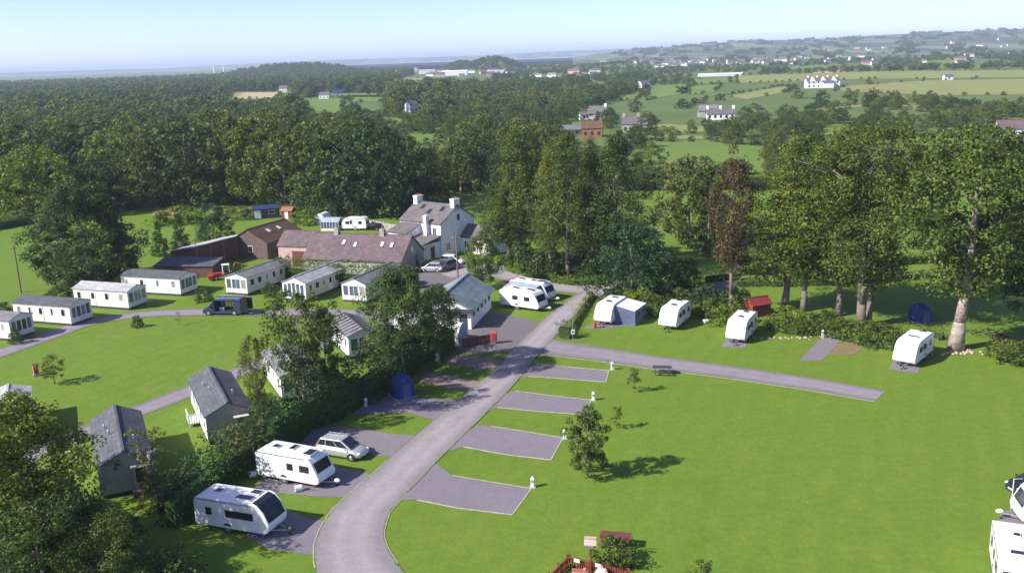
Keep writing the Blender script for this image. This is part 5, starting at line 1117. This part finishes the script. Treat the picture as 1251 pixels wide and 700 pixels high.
# ------------------------------------------------------------------ cars and van
def car(label, loc, rz, paint, L=4.5, W=1.82, Hh=1.62, group=None, estate=True, name='parked_car'):
    t = thing(name, label, 'car', loc, rz, group); h = L/2
    st = [(-h, .5, .82, .70), (-h+.08, .34, 1.0, .86), (-h+.5, .26, 1.03, .98), (-h+1.4, .22, 1.02, 1.0), (.3, .22, 1.0, 1.0), (h-1.15, .22, .97, .99), (h-.6, .25, .88, .95), (h-.15, .32, .74, .84), (h, .42, .62, .66)]
    rings = []
    for x, zl, zt, k in st:
        w = W/2*k; rings.append([(x, -w*.9, zl), (x, -w, zl+.18), (x, -w, (zl+zt)/2+.08), (x, -w*.93, zt-.03), (x, -w*.72, zt+.02), (x, w*.72, zt+.02), (x, w*.93, zt-.03), (x, w, (zl+zt)/2+.08), (x, w, zl+.18), (x, w*.9, zl)])
    MB().loft(rings).build('body', M[paint], t, smooth=True)
    xr0, xr1, xf1, xf0 = -h+.1, -h+.5, .3, h-.92
    if not estate: xr1 = -h+.75
    b_, r_ = W/2*.91, W/2*.70; zb, zr = 1.0, Hh
    P = {k: v for k, v in zip('abcdefgh', [(xr0, -b_*.92, zb), (xf0, -b_*.92, zb), (xf0, b_*.92, zb), (xr0, b_*.92, zb), (xr1, -r_, zr-.04), (xf1, -r_, zr), (xf1, r_, zr), (xr1, r_, zr-.04)])}
    MB().add([P[k] for k in 'abcdefgh'], [(3, 2, 1, 0), (4, 5, 6, 7), (0, 1, 5, 4), (1, 2, 6, 5), (2, 3, 7, 6), (3, 0, 4, 7)]).build('roof', M[paint], t, .08, 3)
    L3 = lambda a, b, f: Vector(a).lerp(Vector(b), f)
    def side(a, b, e, f, f0, f1, lo=.12, hi=.88):
        p0, p1 = L3(P[a], P[b], f0), L3(P[a], P[b], f1); q0, q1 = L3(P[e], P[f], f0), L3(P[e], P[f], f1)
        return [L3(p0, q0, lo), L3(p1, q1, lo), L3(p1, q1, hi), L3(p0, q0, hi)]
    for f0, f1 in ((.04, .26), (.29, .60), (.63, .93)):
        MB().slab(side('a', 'b', 'e', 'f', f0, f1), .012).build('side_window', M['glass'], t); MB().slab(side('c', 'd', 'g', 'h', 1-f1, 1-f0), .012).build('side_window', M['glass'], t)
    MB().slab(side('b', 'c', 'f', 'g', .06, .94, .06, .93), .014).build('windscreen', M['glass'], t); MB().slab(side('d', 'a', 'h', 'e', .1, .9, .15, .85), .014).build('rear_window', M['glass'], t)
    for s_ in (-1, 1):
        for x in (-h+.85, h-.88):
            MB().tube((x, s_*(W/2-.06), .33), (x, s_*(W/2+.008), .33), .39, .39, 18).build('wheel_arch', M['black'], t); wheel(t, x, s_*(W/2-.09), .32, .22, s_)
        MB().ball((h-.22, s_*W*.36, .70), .2, .17, .1, 8, 5).build('headlight', M['lamp_clear'], t); MB().box(-h-.02, -h+.16, s_*W*.37-.1, s_*W*.37+.1, .75, .98).build('tail_light', M['lamp_red'], t)
        MB().ball((.95, s_*(W/2+.08), 1.02), .09, .11, .08, 8, 5).build('wing_mirror', M[paint], t)
        MB().tube((xr1+.1, s_*(r_-.03), zr+.05), (xf1-.1, s_*(r_-.03), zr+.07), .022).build('roof_rail', M['steel'], t)
    MB().box(h-.08, h+.015, -.26, .26, .42, .54).build('number_plate', M['white'], t); MB().box(h-.1, h+.01, -.5, .5, .28, .4).build('grille', M['black'], t)
    return t
c0 = G(419, 556)
car('silver people carrier parked beside the second caravan', c0, math.radians(-24), 'silver', 4.6, 1.85, 1.66)
CG = 'cars parked in the farmhouse yard'
car('silver hatchback parked nose left in the farmhouse yard', G(528, 332), math.radians(168), 'silver', 4.0, 1.72, 1.5, CG, False)
car('dark grey people carrier parked beside the silver hatchback in the yard', G(545, 330), math.radians(-125), 'gunmetal', 4.4, 1.8, 1.65, CG)
car('white car half hidden behind the grey one by the farmhouse porch', G(553, 323), math.radians(-20), 'white', 4.3, 1.78, 1.55, CG)
car('black car cut by the right edge of the picture', G(1265, 600), math.radians(190), 'blackpaint', 4.3, 1.8, 1.5)
car('dark car beside the caravan behind the slate barn', G(446, 280), math.radians(20), 'gunmetal', 4.2, 1.75, 1.5); 
t = thing('garden_trailer', 'low black trailer with covered load behind the slate barn', 'trailer', G(460, 281), math.radians(10)); MB().box(-1.4, 1.4, -.75, .75, .45, 1.0).build('body', M['blackpaint'], t, .04); MB().ball((0, 0, 1.0), 1.3, .7, .45).build('cover', M['black'], t)
for s_ in (-1, 1): wheel(t, 0, s_*.85, .3, .18, s_)
MB().tube((1.4, 0, .5), (2.3, 0, .5), .04).build('drawbar', M['steel'], t)
# --- panel van with its side door open
rz = math.radians(172); t = thing('panel_van', 'dark blue van with open side door and roof rack, parked on the loop track', 'van', G(275, 383.5), rz)
h = 2.75; W = 1.95
prof = [(-h, .35), (h-.1, .3), (h, .55), (h-.08, .95), (h-.75, 1.15), (h-1.55, 2.0), (h-1.9, 2.2), (-h+.05, 2.25), (-h, 1.9)]
mb = MB(); pb = [(-h, .35), (h-.1, .3), (h, .55), (h-.08, .95), (h-.75, 1.15), (h-1.55, 2.0), (h-1.72, 2.12), (h-1.72, .35)]
MB().prism([(h-1.75, .3), (h-.1, .3), (h, .55), (h-.08, .95), (h-.75, 1.15), (h-1.55, 2.0), (h-1.75, 2.15)], -W/2, W/2).build('cab', M['navy'], t, .06)
# cargo box built open on the +y side (towards the camera): floor, roof, far wall, bulkhead, pillars
mb = MB().box(-h, h-1.75, -W/2, W/2, .3, .6).box(-h, h-1.75, -W/2, W/2, 2.1, 2.24).box(-h, h-1.75, -W/2, -W/2+.06, .6, 2.1).box(h-1.81, h-1.75, -W/2+.06, W/2, .6, 2.1).box(-h, -h+1.0, W/2-.06, W/2, .6, 2.1)
mb.build('cargo_body', M['navy'], t, .02, 1)
MB().box(-h+.1, h-1.85, -W/2+.07, -W/2+.12, .62, 2.05).build('lining', M['grey'], t)
MB().box(-h+.15, .0, W/2+.03, W/2+.09, .5, 2.08).build('sliding_door', M['navy'], t, .02, 1) if False else None
MB().box(-h-1.0, -h-.02, W/2-.03, W/2+.03, .5, 2.1).build('rear_door', M['blackpaint'], t); MB().box(-h-.9, -h-.02, -W/2-.03, -W/2+.03, .5, 2.1).build('rear_door', M['blackpaint'], t)
MB().slab([(h-.82, -.8, 1.22), (h-.82, .8, 1.22), (h-1.5, .72, 1.95), (h-1.5, -.72, 1.95)], .02).build('windscreen', M['glass'], t)
for s_ in (-1, 1):
    q = [(h-1.7, s_*W/2, 1.2), (h-.98, s_*W/2, 1.2), (h-1.5, s_*W/2, 1.85), (h-1.7, s_*W/2, 1.85)]; MB().slab(q[::(-s_)], .015).build('side_window', M['glass'], t)
    for x in (-h+.95, h-.85):
        MB().tube((x, s_*(W/2-.06), .38), (x, s_*(W/2+.012), .38), .42, .42, 18).build('wheel_arch', M['black'], t); wheel(t, x, s_*(W/2-.1), .34, .24, s_)
    MB().box(h-.2, h-.01, s_*.72-.16, s_*.72+.16, .72, .92).build('headlight', M['lamp_clear'], t); MB().ball((h-1.2, s_*(W/2+.14), 1.3), .08, .12, .14).build('wing_mirror', M['black'], t)
    MB().tube((-h+.2, s_*.8, 2.42), (h-1.9, s_*.8, 2.42), .03).build('rack_rail', M['steel'], t)
for k in range(6): MB().tube((-h+.3+k*.62, -.8, 2.42), (-h+.3+k*.62, .8, 2.42), .025).build('rack_bar', M['steel'], t)
for k in range(3):
    for s_ in (-1, 1): MB().tube((-h+.5+k*1.3, s_*.8, 2.2), (-h+.5+k*1.3, s_*.8, 2.42), .025).build('rack_foot', M['steel'], t)
tg = thing('hi_vis_jackets', 'yellow high visibility jackets hanging inside the open van', 'jacket', t.location+rot(rz, -.75, -.3), rz)
for k in range(3): MB().box(-.6+k*.42, -.26+k*.42, -.1, .1, 1.0, 1.75).build('jacket', M['yellow'], tg, .05, 2)
tb = thing('tool_crate', 'grey tool crate on the floor of the open van', 'crate', t.location+rot(rz, .2, .2), rz); MB().box(-.35, .35, -.25, .25, .61, .95).build('box', M['grey'], tb, .02, 1); MB().box(-.37, .37, -.27, .27, .95, 1.0).build('lid', M['canvas'], tb, .01, 1)
# --- small red tractor with loader arm
rz = math.radians(200); t = thing('compact_tractor', 'red compact tractor with white cab frame and raised digger arm by the sheds', 'tractor', G(274, 341), rz)
MB().box(.2, 1.7, -.35, .35, .6, 1.15).build('bonnet', M['red'], t, .08); MB().box(-1.0, .3, -.55, .55, .5, .95).build('chassis', M['red'], t, .05); MB().box(1.6, 2.4, -.8, .8, .3, .9).build('bucket', M['red'], t, .05)
for x in (-.9, .1):
    for y_ in (-.55, .55): MB().tube((x, y_, .9), (x*.9, y_*.9, 2.3), .05).build('cab_post', M['white'], t)
MB().box(-1.0, .2, -.6, .6, 2.28, 2.38).build('cab_roof', M['white'], t, .04); MB().box(-.6, -.1, -.3, .3, .95, 1.5).build('seat', M['black'], t, .06)
for s_ in (-1, 1): wheel(t, -.7, s_*.75, .6, .36, s_); wheel(t, 1.2, s_*.6, .38, .24, s_)
MB().path([(-1.1, 0, .8), (-1.9, 0, 2.5), (-2.8, .1, 2.2), (-3.0, .1, 1.2)], [.12, .1, .09, .08]).build('digger_arm', M['terracotta'], t); MB().box(-3.3, -2.8, -.15, .35, .9, 1.3).build('digger_bucket', M['dark'], t, .04)

# ------------------------------------------------------------------ tents, tables, posts, furniture
def dome_tent(label, loc, rz, L, W, Hh, m):
    t = thing('tent', label, 'tent', loc, rz); rings = []
    for x, k in ((-L/2, .80), (-L/4, .97), (0, 1), (L/4, .97), (L/2, .80)):
        rings.append([(x, W/2*k*math.cos(a)*(1-.12*math.sin(a)), Hh*k*max(0, math.sin(a))**.42) for a in np.linspace(0, PI, 11)])
    MB().loft(rings, True).build('canvas', M[m], t, smooth=False)
    MB().slab([(L/2*1.005, -.45, .05), (L/2*1.005, .45, .05), (L/2*1.005, .38, Hh*.66), (L/2*1.005, -.38, Hh*.66)], .02).build('door', M['awn_blue'], t)
    for r_ in (rings[0], rings[2], rings[4]): MB().path([(p[0]*1.01, p[1]*1.01, p[2]*1.01) for p in r_], [.03]*11, 5).build('pole_sleeve', M['navy'], t)
    MB().box(-L/2-.1, L/2+.1, -W/2-.1, W/2+.1, .04, .08).build('groundsheet', M['awn_grey'], t); return t
dome_tent('plain blue utility tent standing on the shaded pitch by the hedge', G(492, 483), math.radians(-60), 2.2, 2.2, 2.3, 'blue')
dome_tent('blue tent in deep shade on the lawn beyond the hedge bank, right side', G(1124, 392), math.radians(-80), 2.4, 2.2, 2.2, 'blue')
def picnic(label, loc, rz, m='wood', s=1.0, name='picnic_table'):
    t = thing(name, label, 'picnic table', loc, rz); t.scale = (s, s, s)
    for k in range(5): MB().box(-.9, .9, -.37+k*.15, -.24+k*.15, .72, .76).build('top_plank', M[m], t)
    for s_ in (-1, 1):
        for k in range(2): MB().box(-.9, .9, s_*.68-.14+k*.15, s_*.68-.01+k*.15, .43, .47).build('seat_plank', M[m], t)
    for x in (-.65, .65):
        for s_ in (-1, 1): MB().tube((x, s_*.62, 0), (x, s_*.22, .74), .04, .04, 6).build('leg', M[m], t)
        MB().box(x-.03, x+.03, -.78, .78, .37, .43).build('cross_bar', M[m], t)
    return t
picnic('dark weathered picnic table beside the side path', G(809, 457), math.radians(-10), 'dark', 1.1)
t = thing('picnic_table', 'maroon topped long table behind the leafy bush at the bottom', 'picnic table', G(752, 667), math.radians(-14))
for k in range(5): MB().box(-1.05, 1.05, -.45+k*.18, -.28+k*.18, .84, .89).build('top_plank', M['maroon'], t)
MB().box(-1.0, 1.0, -.44, -.4, .70, .84).box(-1, 1, .4, .44, .70, .84).build('apron', M['redwood'], t)
for x in (-.9, .9):
    for y_ in (-.38, .38): MB().box(x-.05, x+.05, y_-.05, y_+.05, 0, .84).build('leg', M['redwood'], t)
t = thing('round_picnic_table', 'reddish round picnic seat on the shady bank right of the leaning trunk', 'bench', G(1222, 417), 0)
for k in range(8):
    a = k*PI/4; MB().box(-.14, .14, .05, .62, .7, .74).build('top_plank', M['maroon'], t).rotation_euler = (0, 0, a)
for k in range(4):
    a = k*PI/2+.4; o = MB().box(-.5, .5, .95, 1.2, .42, .46).build('seat_plank', M['maroon'], t); o.rotation_euler = (0, 0, a); o = MB().box(-.04, .04, .3, 1.1, .0, .42).build('leg', M['maroon'], t); o.rotation_euler = (0, 0, a)
def hookup(label, u, v):
    t = thing('service_post', label, 'service post', G(u, v), RNG.uniform(-.4, .2), 'white electric service posts'); t.scale = (.85, .85, .85)
    MB().box(-.16, .16, -.14, .14, .0, .9).build('cabinet', M['white'], t, .03, 1); MB().add([(-.19, -.17, .88), (.19, -.17, .88), (.19, .17, .88), (-.19, .17, .88), (0, -.05, 1.15), (0, .05, 1.15)], [(3, 2, 1, 0), (0, 1, 4), (1, 2, 5, 4), (2, 3, 5), (3, 0, 4, 5)]).build('cap', M['white'], t)
    MB().box(-.3, .3, -.26, .26, 0, .1).build('base', M['kerb'], t); MB().slab([(-.11, -.14, .5), (.11, -.14, .5), (.11, -.14, .78), (-.11, -.14, .78)], .015).build('socket_panel', M['steel'], t)
    MB().tube((.3, -.1, 0), (.3, -.1, .55), .02).tube((.3, -.1, .55), (.3, -.22, .5), .02).build('water_tap', M['steel'], t)
for u, v, lab in ((651, 595, 'white service post at the corner of the nearest right hand pitch'), (690, 536, 'white service post beside the tallest young tree'), (725, 489, 'white service post at the end of the second farthest right hand pitch'), (748, 452, 'white service post at the end of the farthest right hand pitch'),
                  (447, 497, 'white service post in front of the hedge left of the blue tent'), (534, 441, 'white service post at the shaded hedge near the reddish pitches'), (365, 530, 'white service post behind the second caravan roof by the hedge'), (225, 617, 'white service post in the shade left of the nearest caravan'), (1005, 412, 'white service post at the top of the empty gravel pitch'), (1068, 424, 'short white service post by the shrub left of the last caravan')):
    hookup(lab, u, v)
def barrel(label, u, v):
    t = thing('water_barrel', label, 'water barrel', G(u, v), 0.4, 'white water barrels'); o = MB().tube((-.3, 0, .28), (.3, 0, .28), .26, .26, 16).build('drum', M['white'], t, .04, 2); MB().tube((-.36, 0, .28), (-.3, 0, .28), .08).tube((.3, 0, .28), (.36, 0, .28), .08).build('hub', M['steel'], t)
    MB().path([(-.36, 0, .28), (-.4, -.5, .7), (.4, -.5, .7), (.36, 0, .28)], [.02]*4, 6).build('handle', M['steel'], t)
barrel('white water barrel lying at the back of the second caravan', 309, 583); barrel('white water barrel beside the front wheel of the second caravan', 365, 600); barrel('white water barrel at the back of the caravan by the lane', 862, 395)
def satellite_dish(label, u, v, hz_):
    t = thing('satellite_dish', label, 'satellite dish', G(u, v), math.radians(-70)); MB().tube((0, 0, 0), (0, 0, hz_), .035).build('mast', M['steel'], t)
    rings = [[(.05+r_*r_*.28, r_*math.cos(a), hz_+r_*.8*math.sin(a)) for a in np.linspace(0, 2*PI, 18, endpoint=False)] for r_ in (.06, .25, .45, .62)]; MB().loft(rings, False).add(rings[0], [tuple(range(18))]).build('dish', M['white'], t, smooth=True); MB().tube((.1, 0, hz_-.45), (.6, 0, hz_), .015).box(.56, .66, -.05, .05, hz_-.05, hz_+.05).build('feed_arm', M['dark'], t)
    for k in range(3): MB().tube((0, 0, .6), (.5*math.cos(k*2.1), .5*math.sin(k*2.1), 0), .02).build('tripod_leg', M['steel'], t)
satellite_dish('large white satellite dish on a mast right of the awning', 781, 389, 1.2)
def gas(label, u, v):
    t = thing('gas_bottle', label, 'gas bottle', G(u, v), 0); MB().tube((0, 0, 0), (0, 0, .75), .17, .17, 14).build('cylinder', M['red'], t, .05, 2); MB().tube((0, 0, .74), (0, 0, .85), .05).build('valve', M['steel'], t); MB().path([(.12*math.cos(a), .12*math.sin(a), .86) for a in np.linspace(0, 2*PI, 10)], [.018]*10, 5).build('collar', M['red'], t)
gas('red gas bottle standing at the left corner of the awning caravan', 727, 401)
# street furniture
t = thing('speed_sign', 'white sign plate on a tall slim post beside the clipped hedge', 'sign', G(700, 419), 0); MB().tube((0, 0, 0), (0, 0, 4.4), .035).build('post', M['steel'], t); MB().box(-.22, .22, -.07, -.04, 1.1, 1.65).build('plate', M['white'], t); MB().box(-.1, .1, -.085, -.07, 1.25, 1.5).build('symbol', M['dark'], t)
t = thing('fire_point', 'red fire point box on the tarmac in front of the service block', 'fire point', G(604, 420), math.radians(-15)); MB().box(-.3, .3, -.22, .22, .35, 1.35).build('cabinet', M['red'], t, .03, 1)
for x in (-.24, .24): MB().box(x-.04, x+.04, -.04, .04, 0, .36).build('leg', M['red'], t)
MB().add([(-.36, -.28, 1.34), (.36, -.28, 1.34), (.36, .28, 1.34), (-.36, .28, 1.34), (-.36, 0, 1.58), (.36, 0, 1.58)], [(3, 2, 1, 0), (0, 1, 5, 4), (2, 3, 4, 5), (1, 2, 5), (3, 0, 4)]).build('roof', M['red'], t); MB().slab([(-.22, -.22, .6), (.22, -.22, .6), (.22, -.22, 1.2), (-.22, -.22, 1.2)], .015).build('door', M['redwood'], t)
def board_fence(label, a, b_, hh, m, pw=1.8, board=.16, posts=True, name='board_fence'):
    a = Vector((a[0], a[1], 0)); b_ = Vector((b_[0], b_[1], 0)); L = (b_-a).length; t = thing(name, label, 'fence', a, ang(a, b_)); n = int(L/board); me = None
    for k in range(n):
        if me is None: o = MB().box(.01, board-.012, -.012, .012, .04, hh).build('board', M[m], t); me = o.data
        else: o = bpy.data.objects.new('board', me); COL.objects.link(o); o.parent = t
        o.location = (k*board, random.uniform(-.008, .008), random.uniform(-.03, .0))
    for z in (.25, hh-.25): MB().box(0, L, .014, .06, z-.05, z+.05).build('rail', M[m], t)
    for k in range(int(L/pw)+1): MB().box(k*pw-.05, k*pw+.05, .062, .16, 0, hh+.06).build('post', M[m], t)
    MB().box(0, L, -.04, .06, hh+.005, hh+.04).build('capping', M['wood'], t); return t
board_fence('brown board fence between the dark roofed lodges and the caravan pitches', G(196, 628), G(290, 570), 1.5, 'brown')
board_fence('low dark red fence in the shade beside the service block', G(566, 425), G(600, 419), 1.1, 'maroon')
# red picket garden at the bottom
back, right, left = G(695, 694), G(767, 712), G(673, 716)
def picket(label, a, b_, hh=.95):
    a = Vector((a[0], a[1], 0)); b_ = Vector((b_[0], b_[1], 0)); L = (b_-a).length; t = thing('picket_fence', label, 'fence', a, ang(a, b_), 'red picket fences round the little garden'); n = int(L/.17); me = None
    for k in range(n):
        if me is None: o = MB().add([(.02, -.015, .05), (.12, -.015, .05), (.12, -.015, hh-.06), (.07, -.015, hh), (.02, -.015, hh-.06), (.02, .015, .05), (.12, .015, .05), (.12, .015, hh-.06), (.07, .015, hh), (.02, .015, hh-.06)], [(0, 1, 2, 3, 4), (9, 8, 7, 6, 5)]+[(i, i+5, (i+1) % 5+5, (i+1) % 5) for i in range(5)]).build('slat', M['redwood'], t); me = o.data
        else: o = bpy.data.objects.new('slat', me); COL.objects.link(o); o.parent = t
        o.location = (k*.17, 0, 0)
    for z in (.22, hh-.25): MB().box(0, L, .017, .07, z-.05, z+.05).build('rail', M['redwood'], t)
    for x in (0, L/2, L): MB().box(x-.05, x+.05, .075, .165, 0, hh+.06).build('post', M['redwood'], t)
picket('red picket fence, back side of the little garden at the bottom', back, right); picket('red picket fence, left side of the little garden at the bottom', left, back)
picket('red picket fence, right side of the little garden, mostly below the picture', right, right+(left-back)); 
def model_house(label, u, v, rz, m, s=1.0):
    t = thing('model_cottage', label, 'model house', G(u, v), rz, 'model cottages in the red picket garden'); t.scale = (s, s, s)
    walls_gable(t, 1.0, .8, .75, 1.15, M[m]); roof_gable(t, 1.0, .8, .75, 1.18, M['terracotta'] if m == 'pink' else M['pink'], .1, .05)
    for x in (-.28, .28): MB().slab(wq('-y', x-.1, x+.1, .3, .55, 1.0, .8), .012).build('window', M['glass'], t)
    MB().slab(wq('+x', -.12, .12, .02, .5, 1, .8), .012).build('door', M['maroon'], t); MB().box(.25, .42, -.1, .1, 1.0, 1.4).build('chimney', M[m], t)
model_house('pink model cottage at the left inside the red picket garden', 709, 714, math.radians(-15), 'pink', .85); model_house('white model cottage with dark door at the right inside the red picket garden', 737, 713, math.radians(-70), 'canvas', .85)
t = thing('bird_table', 'pink roofed bird house on a tall post above the red picket garden', 'bird table', G(722, 702), math.radians(-10)); MB().tube((0, 0, 0), (0, 0, 2.0), .06, .05).build('post', M['redwood'], t); MB().box(-.3, .3, -.25, .25, 2.0, 2.06).build('tray', M['wood'], t)
for x in (-.24, .24):
    for y_ in (-.2, .2): MB().box(x-.025, x+.025, y_-.025, y_+.025, 2.06, 2.36).build('roof_post', M['wood'], t)
MB().box(-.2, .2, -.16, .16, 2.06, 2.34).build('nest_box', M['white'], t); roof_gable(t, .62, .5, 2.36, 2.62, M['pink'], .08, .04)
for u, v, lab in ((705, 699, 'small white notice on the back of the red picket fence, left one'), (731, 705, 'small white notice on the red picket fence, right one')):
    t = thing('notice_board', lab, 'sign', G(u, v), math.radians(-30)); MB().box(-.2, .2, -.02, .02, .75, .98).build('plate', M['white'], t); MB().tube((0, .03, 0), (0, .03, .85), .03).build('post', M['wood'], t)
t = thing('life_ring_board', 'small red and white box beside the round-headed tree on the left lawn', 'box', G(45, 459), math.radians(-60)); MB().box(-.3, .3, -.25, .25, .3, 1.3).build('cabinet', M['red'], t, .02, 1); MB().slab([(-.22, -.25, .4), (.22, -.25, .4), (.22, -.25, 1.2), (-.22, -.25, 1.2)], .015).build('door', M['canvas'], t); MB().box(-.35, .35, -.32, .32, 0, .3).build('base', M['kerb'], t); MB().box(-.35, .35, -.3, .3, 1.3, 1.37).build('lid', M['redwood'], t)
for k, (u, v) in enumerate(((576, 352), (583, 353))):
    t = thing('grit_bin', ['yellow grit bin nearer the utility pole behind the service block', 'yellow grit bin nearer the lane tree behind the service block'][k], 'bin', G(u, v), .2+k*.3); MB().box(-.5, .5, -.35, .35, 0, .7).build('tub', M['yellow'], t, .05, 1); MB().add([(-.55, -.4, .7), (.55, -.4, .7), (.55, .4, .7), (-.55, .4, .7), (-.4, -.1, 1.0), (.4, -.1, 1.0), (.4, .25, 1.0), (-.4, .25, 1.0)], [(3, 2, 1, 0), (4, 5, 6, 7), (0, 1, 5, 4), (1, 2, 6, 5), (2, 3, 7, 6), (3, 0, 4, 7)]).build('lid', M['yellow'], t, .03, 1)
# utility poles and wires
PT = []
for u, v, vt, lab in ((26, 358, 300, 'wooden utility pole in the field at the far left'), (241, 322, 291, 'pale wooden utility pole behind the white static caravan'), (560, 349, 288, 'tall wooden utility pole behind the service block'), (656, 341, 316, 'shorter wooden pole beside the lane and two caravans'), (1203, 170, 145, 'distant pole near the bungalow at right')):
    g_ = G(u, v); hh = hgt(u, v, vt); t = thing('utility_pole', lab, 'utility pole', g_, .2); MB().tube((0, 0, -.2), (0, 0, hh), .13, .10, 10).build('post', M['wood'], t); MB().box(-.6, .6, -.05, .05, hh-.5, hh-.38).build('cross_arm', M['wood'], t); PT.append((g_, hh))
    for x in (-.5, .5): MB().tube((x, 0, hh-.38), (x, 0, hh-.2), .04).build('insulator', M['canvas'], t)
def wire(label, a, b_, sag=.9):
    pts = [tuple(Vector(a).lerp(Vector(b_), i/16)-Vector((0, 0, sag*(1-(i/8-1)**2)))) for i in range(17)]; tag(MB().path(pts, [.018]*17, 4).build('overhead_wire', M['black'], None), label, 'wire')
p = lambda i: Vector((PT[i][0][0], PT[i][0][1], PT[i][1]-.2))
wire('thin overhead wire between the two poles on the left', p(0), p(1), 1.2); wire('thin overhead wire from the caravan park pole to the barns', p(1), Vector((-38, 158, 5.4)), .5); wire('thin overhead wire from the service block pole to the farmhouse', p(2), Vector((-10.5, 159.2, 6.5)), .6); wire('thin overhead wire between the service block pole and the lane pole', p(2), p(3), .6)
# greenhouse and white frames behind the barn, stone wall, earth heap, stump, stones
t = thing('greenhouse', 'small pale blue greenhouse left of the old caravan behind the barn', 'greenhouse', G(406, 281), math.radians(-12)); MB().box(-1.9, 1.9, -1.2, 1.2, 0, .5).build('base', M['canvas'], t)
walls_gable(t, 3.8, 2.4, 1.8, 2.5, M['glass_blue_sheen'], .5, name='glazing'); roof_gable(t, 3.8, 2.4, 1.8, 2.52, M['awn_grey'], .05, .03)
for k in range(7): MB().box(-1.9+k*.62, -1.84+k*.62, -1.26, -1.2, .5, 1.8).build('glazing_bar', M['white'], t)
t = thing('polytunnel', 'small white netting frame at the edge of the wood behind the barn', 'frame', G(395, 273), math.radians(75)); arch_tent(t, 3.2, 2.4, 2.3, M['canvas'], M['canvas'])
def rubble_wall(label, a, b_, hh):
    a = Vector((a[0], a[1], 0)); b_ = Vector((b_[0], b_[1], 0)); L = (b_-a).length; t = thing('stone_wall', label, 'wall', a, ang(a, b_)); mb = MB(); rg_ = random.Random(3)
    MB().box(0, L, -.2, .2, 0, hh-.06).build('core', M['stone'], t); x = 0
    while x < L:
        w = rg_.uniform(.3, .6); z = 0
        while z < hh:
            k = rg_.uniform(.18, .34)
            for s_ in (-1, 1): mb.box(x+.02, x+w-.02, s_*.22-.05, s_*.22+.05+rg_.uniform(0, .04), z+.02, z+k-.02)
            z += k
        x += w
    o = mb.build('wall_stone', M['stone'], t); o['kind'] = 'stuff'
rubble_wall('rubble stone wall between the barn yard and the farmhouse', G(444, 276), G(487, 284), 1.3)
mb = MB(); rg_ = random.Random(9)
for k in range(7): a = k*.9; r_ = .0 if k == 0 else 1.6; mb.ball((r_*math.cos(a)*1.6, r_*math.sin(a), .25), 1.7, 1.2, .8-.2*(k > 0), 9, 5)
o = mb.build('earth_heap', M['terracotta'], None); o.location = G(208, 262); tag(o, 'low reddish heap of earth on the grass below the wood', 'earth heap')
t = thing('tree_stump', 'tall broken pale tree stump wrapped in ivy beside the grey lodge', 'tree stump', G(188, 606)); MB().path([(0, 0, -.1), (.05, 0, 1.2), (0, .1, 2.6), (.15, .05, 3.8)], [.38, .3, .3, .24], 9).path([(0, .1, 2.5), (-.5, 0, 3.6), (-.7, -.1, 4.1)], [.2, .16, .1], 7).path([(.1, .05, 3.0), (.6, .1, 4.0)], [.18, .1], 7).build('trunk', M['palebark'], t)
rg2 = np.random.default_rng(4); cen = np.stack([rg2.normal(0, .35, 26), rg2.normal(0, .3, 26), rg2.uniform(.3, 3.6, 26)], 1); cen2 = np.stack([rg2.normal(.1, .9, 24), rg2.normal(0, .8, 24), rg2.uniform(3.4, 5.4, 24)], 1)
Pp, N = clump_leaves(np.concatenate([cen, cen2]), np.full(50, .38), 34, rg2); o = bpy.data.objects.new('ivy', quad_mesh('ivy', leaf_arrays(Pp, N, .17, rg2), [M['leaf_brown']])); COL.objects.link(o); o.parent = t
mb = MB()
for k in range(26): mb.ball((rg_.gauss(0, 1.4), rg_.gauss(0, .5), .06), rg_.uniform(.1, .25), rg_.uniform(.1, .2), rg_.uniform(.08, .16), 7, 4)
o = mb.build('loose_stones', M['pink'], None); o.location = G(1172, 432); o['kind'] = 'stuff'
mb = MB()
for k in range(40): mb.ball((rg_.gauss(0, 5), rg_.gauss(0, .35), .05), rg_.uniform(.08, .2), rg_.uniform(.08, .18), rg_.uniform(.06, .14), 7, 4)
o = mb.build('loose_stones', M['pink'], None); o.location = G(972, 413); o.rotation_euler = (0, 0, -.1); o['kind'] = 'stuff'
t = thing('garden_chair', 'white plastic chair on the grass near the big dark tree', 'chair', G(69, 346), .5); MB().box(-.25, .25, -.25, .25, .4, .45).build('seat', M['canvas'], t, .02, 1); MB().box(-.25, .25, .21, .26, .45, .95).build('backrest', M['canvas'], t, .02, 1)
for x in (-.21, .21):
    for y_ in (-.21, .21): MB().box(x-.025, x+.025, y_-.025, y_+.025, 0, .4).build('leg', M['canvas'], t)
t = thing('slim_post', 'thin pale folding washing line post beside the right edge caravans', 'post', G(1235, 622), .2); MB().tube((0, 0, 0), (0, 0, 2.4), .03).build('post', M['canvas'], t); MB().tube((0, 0, 2.38), (.7, 0, 2.3), .025).build('arm', M['canvas'], t)
# ------------------------------------------------------------------ air
mb = MB().box(-26500, 26500, -400, 26500, -3, 88); o = mb.build('haze', None); o.data.materials.clear(); o['kind'] = 'stuff'
hm_ = bpy.data.materials.new('haze'); hm_.use_nodes = True; nt = hm_.node_tree; nt.nodes.remove(nt.nodes['Principled BSDF']); pv = nt.nodes.new('ShaderNodeVolumePrincipled')
pv.inputs['Color'].default_value = (0.70, 0.83, 1.0, 1); pv.inputs['Density'].default_value = 0.00012; pv.inputs['Anisotropy'].default_value = 0.0
nt.links.new(pv.outputs[0], nt.nodes['Material Output'].inputs['Volume']); o.data.materials.append(hm_)
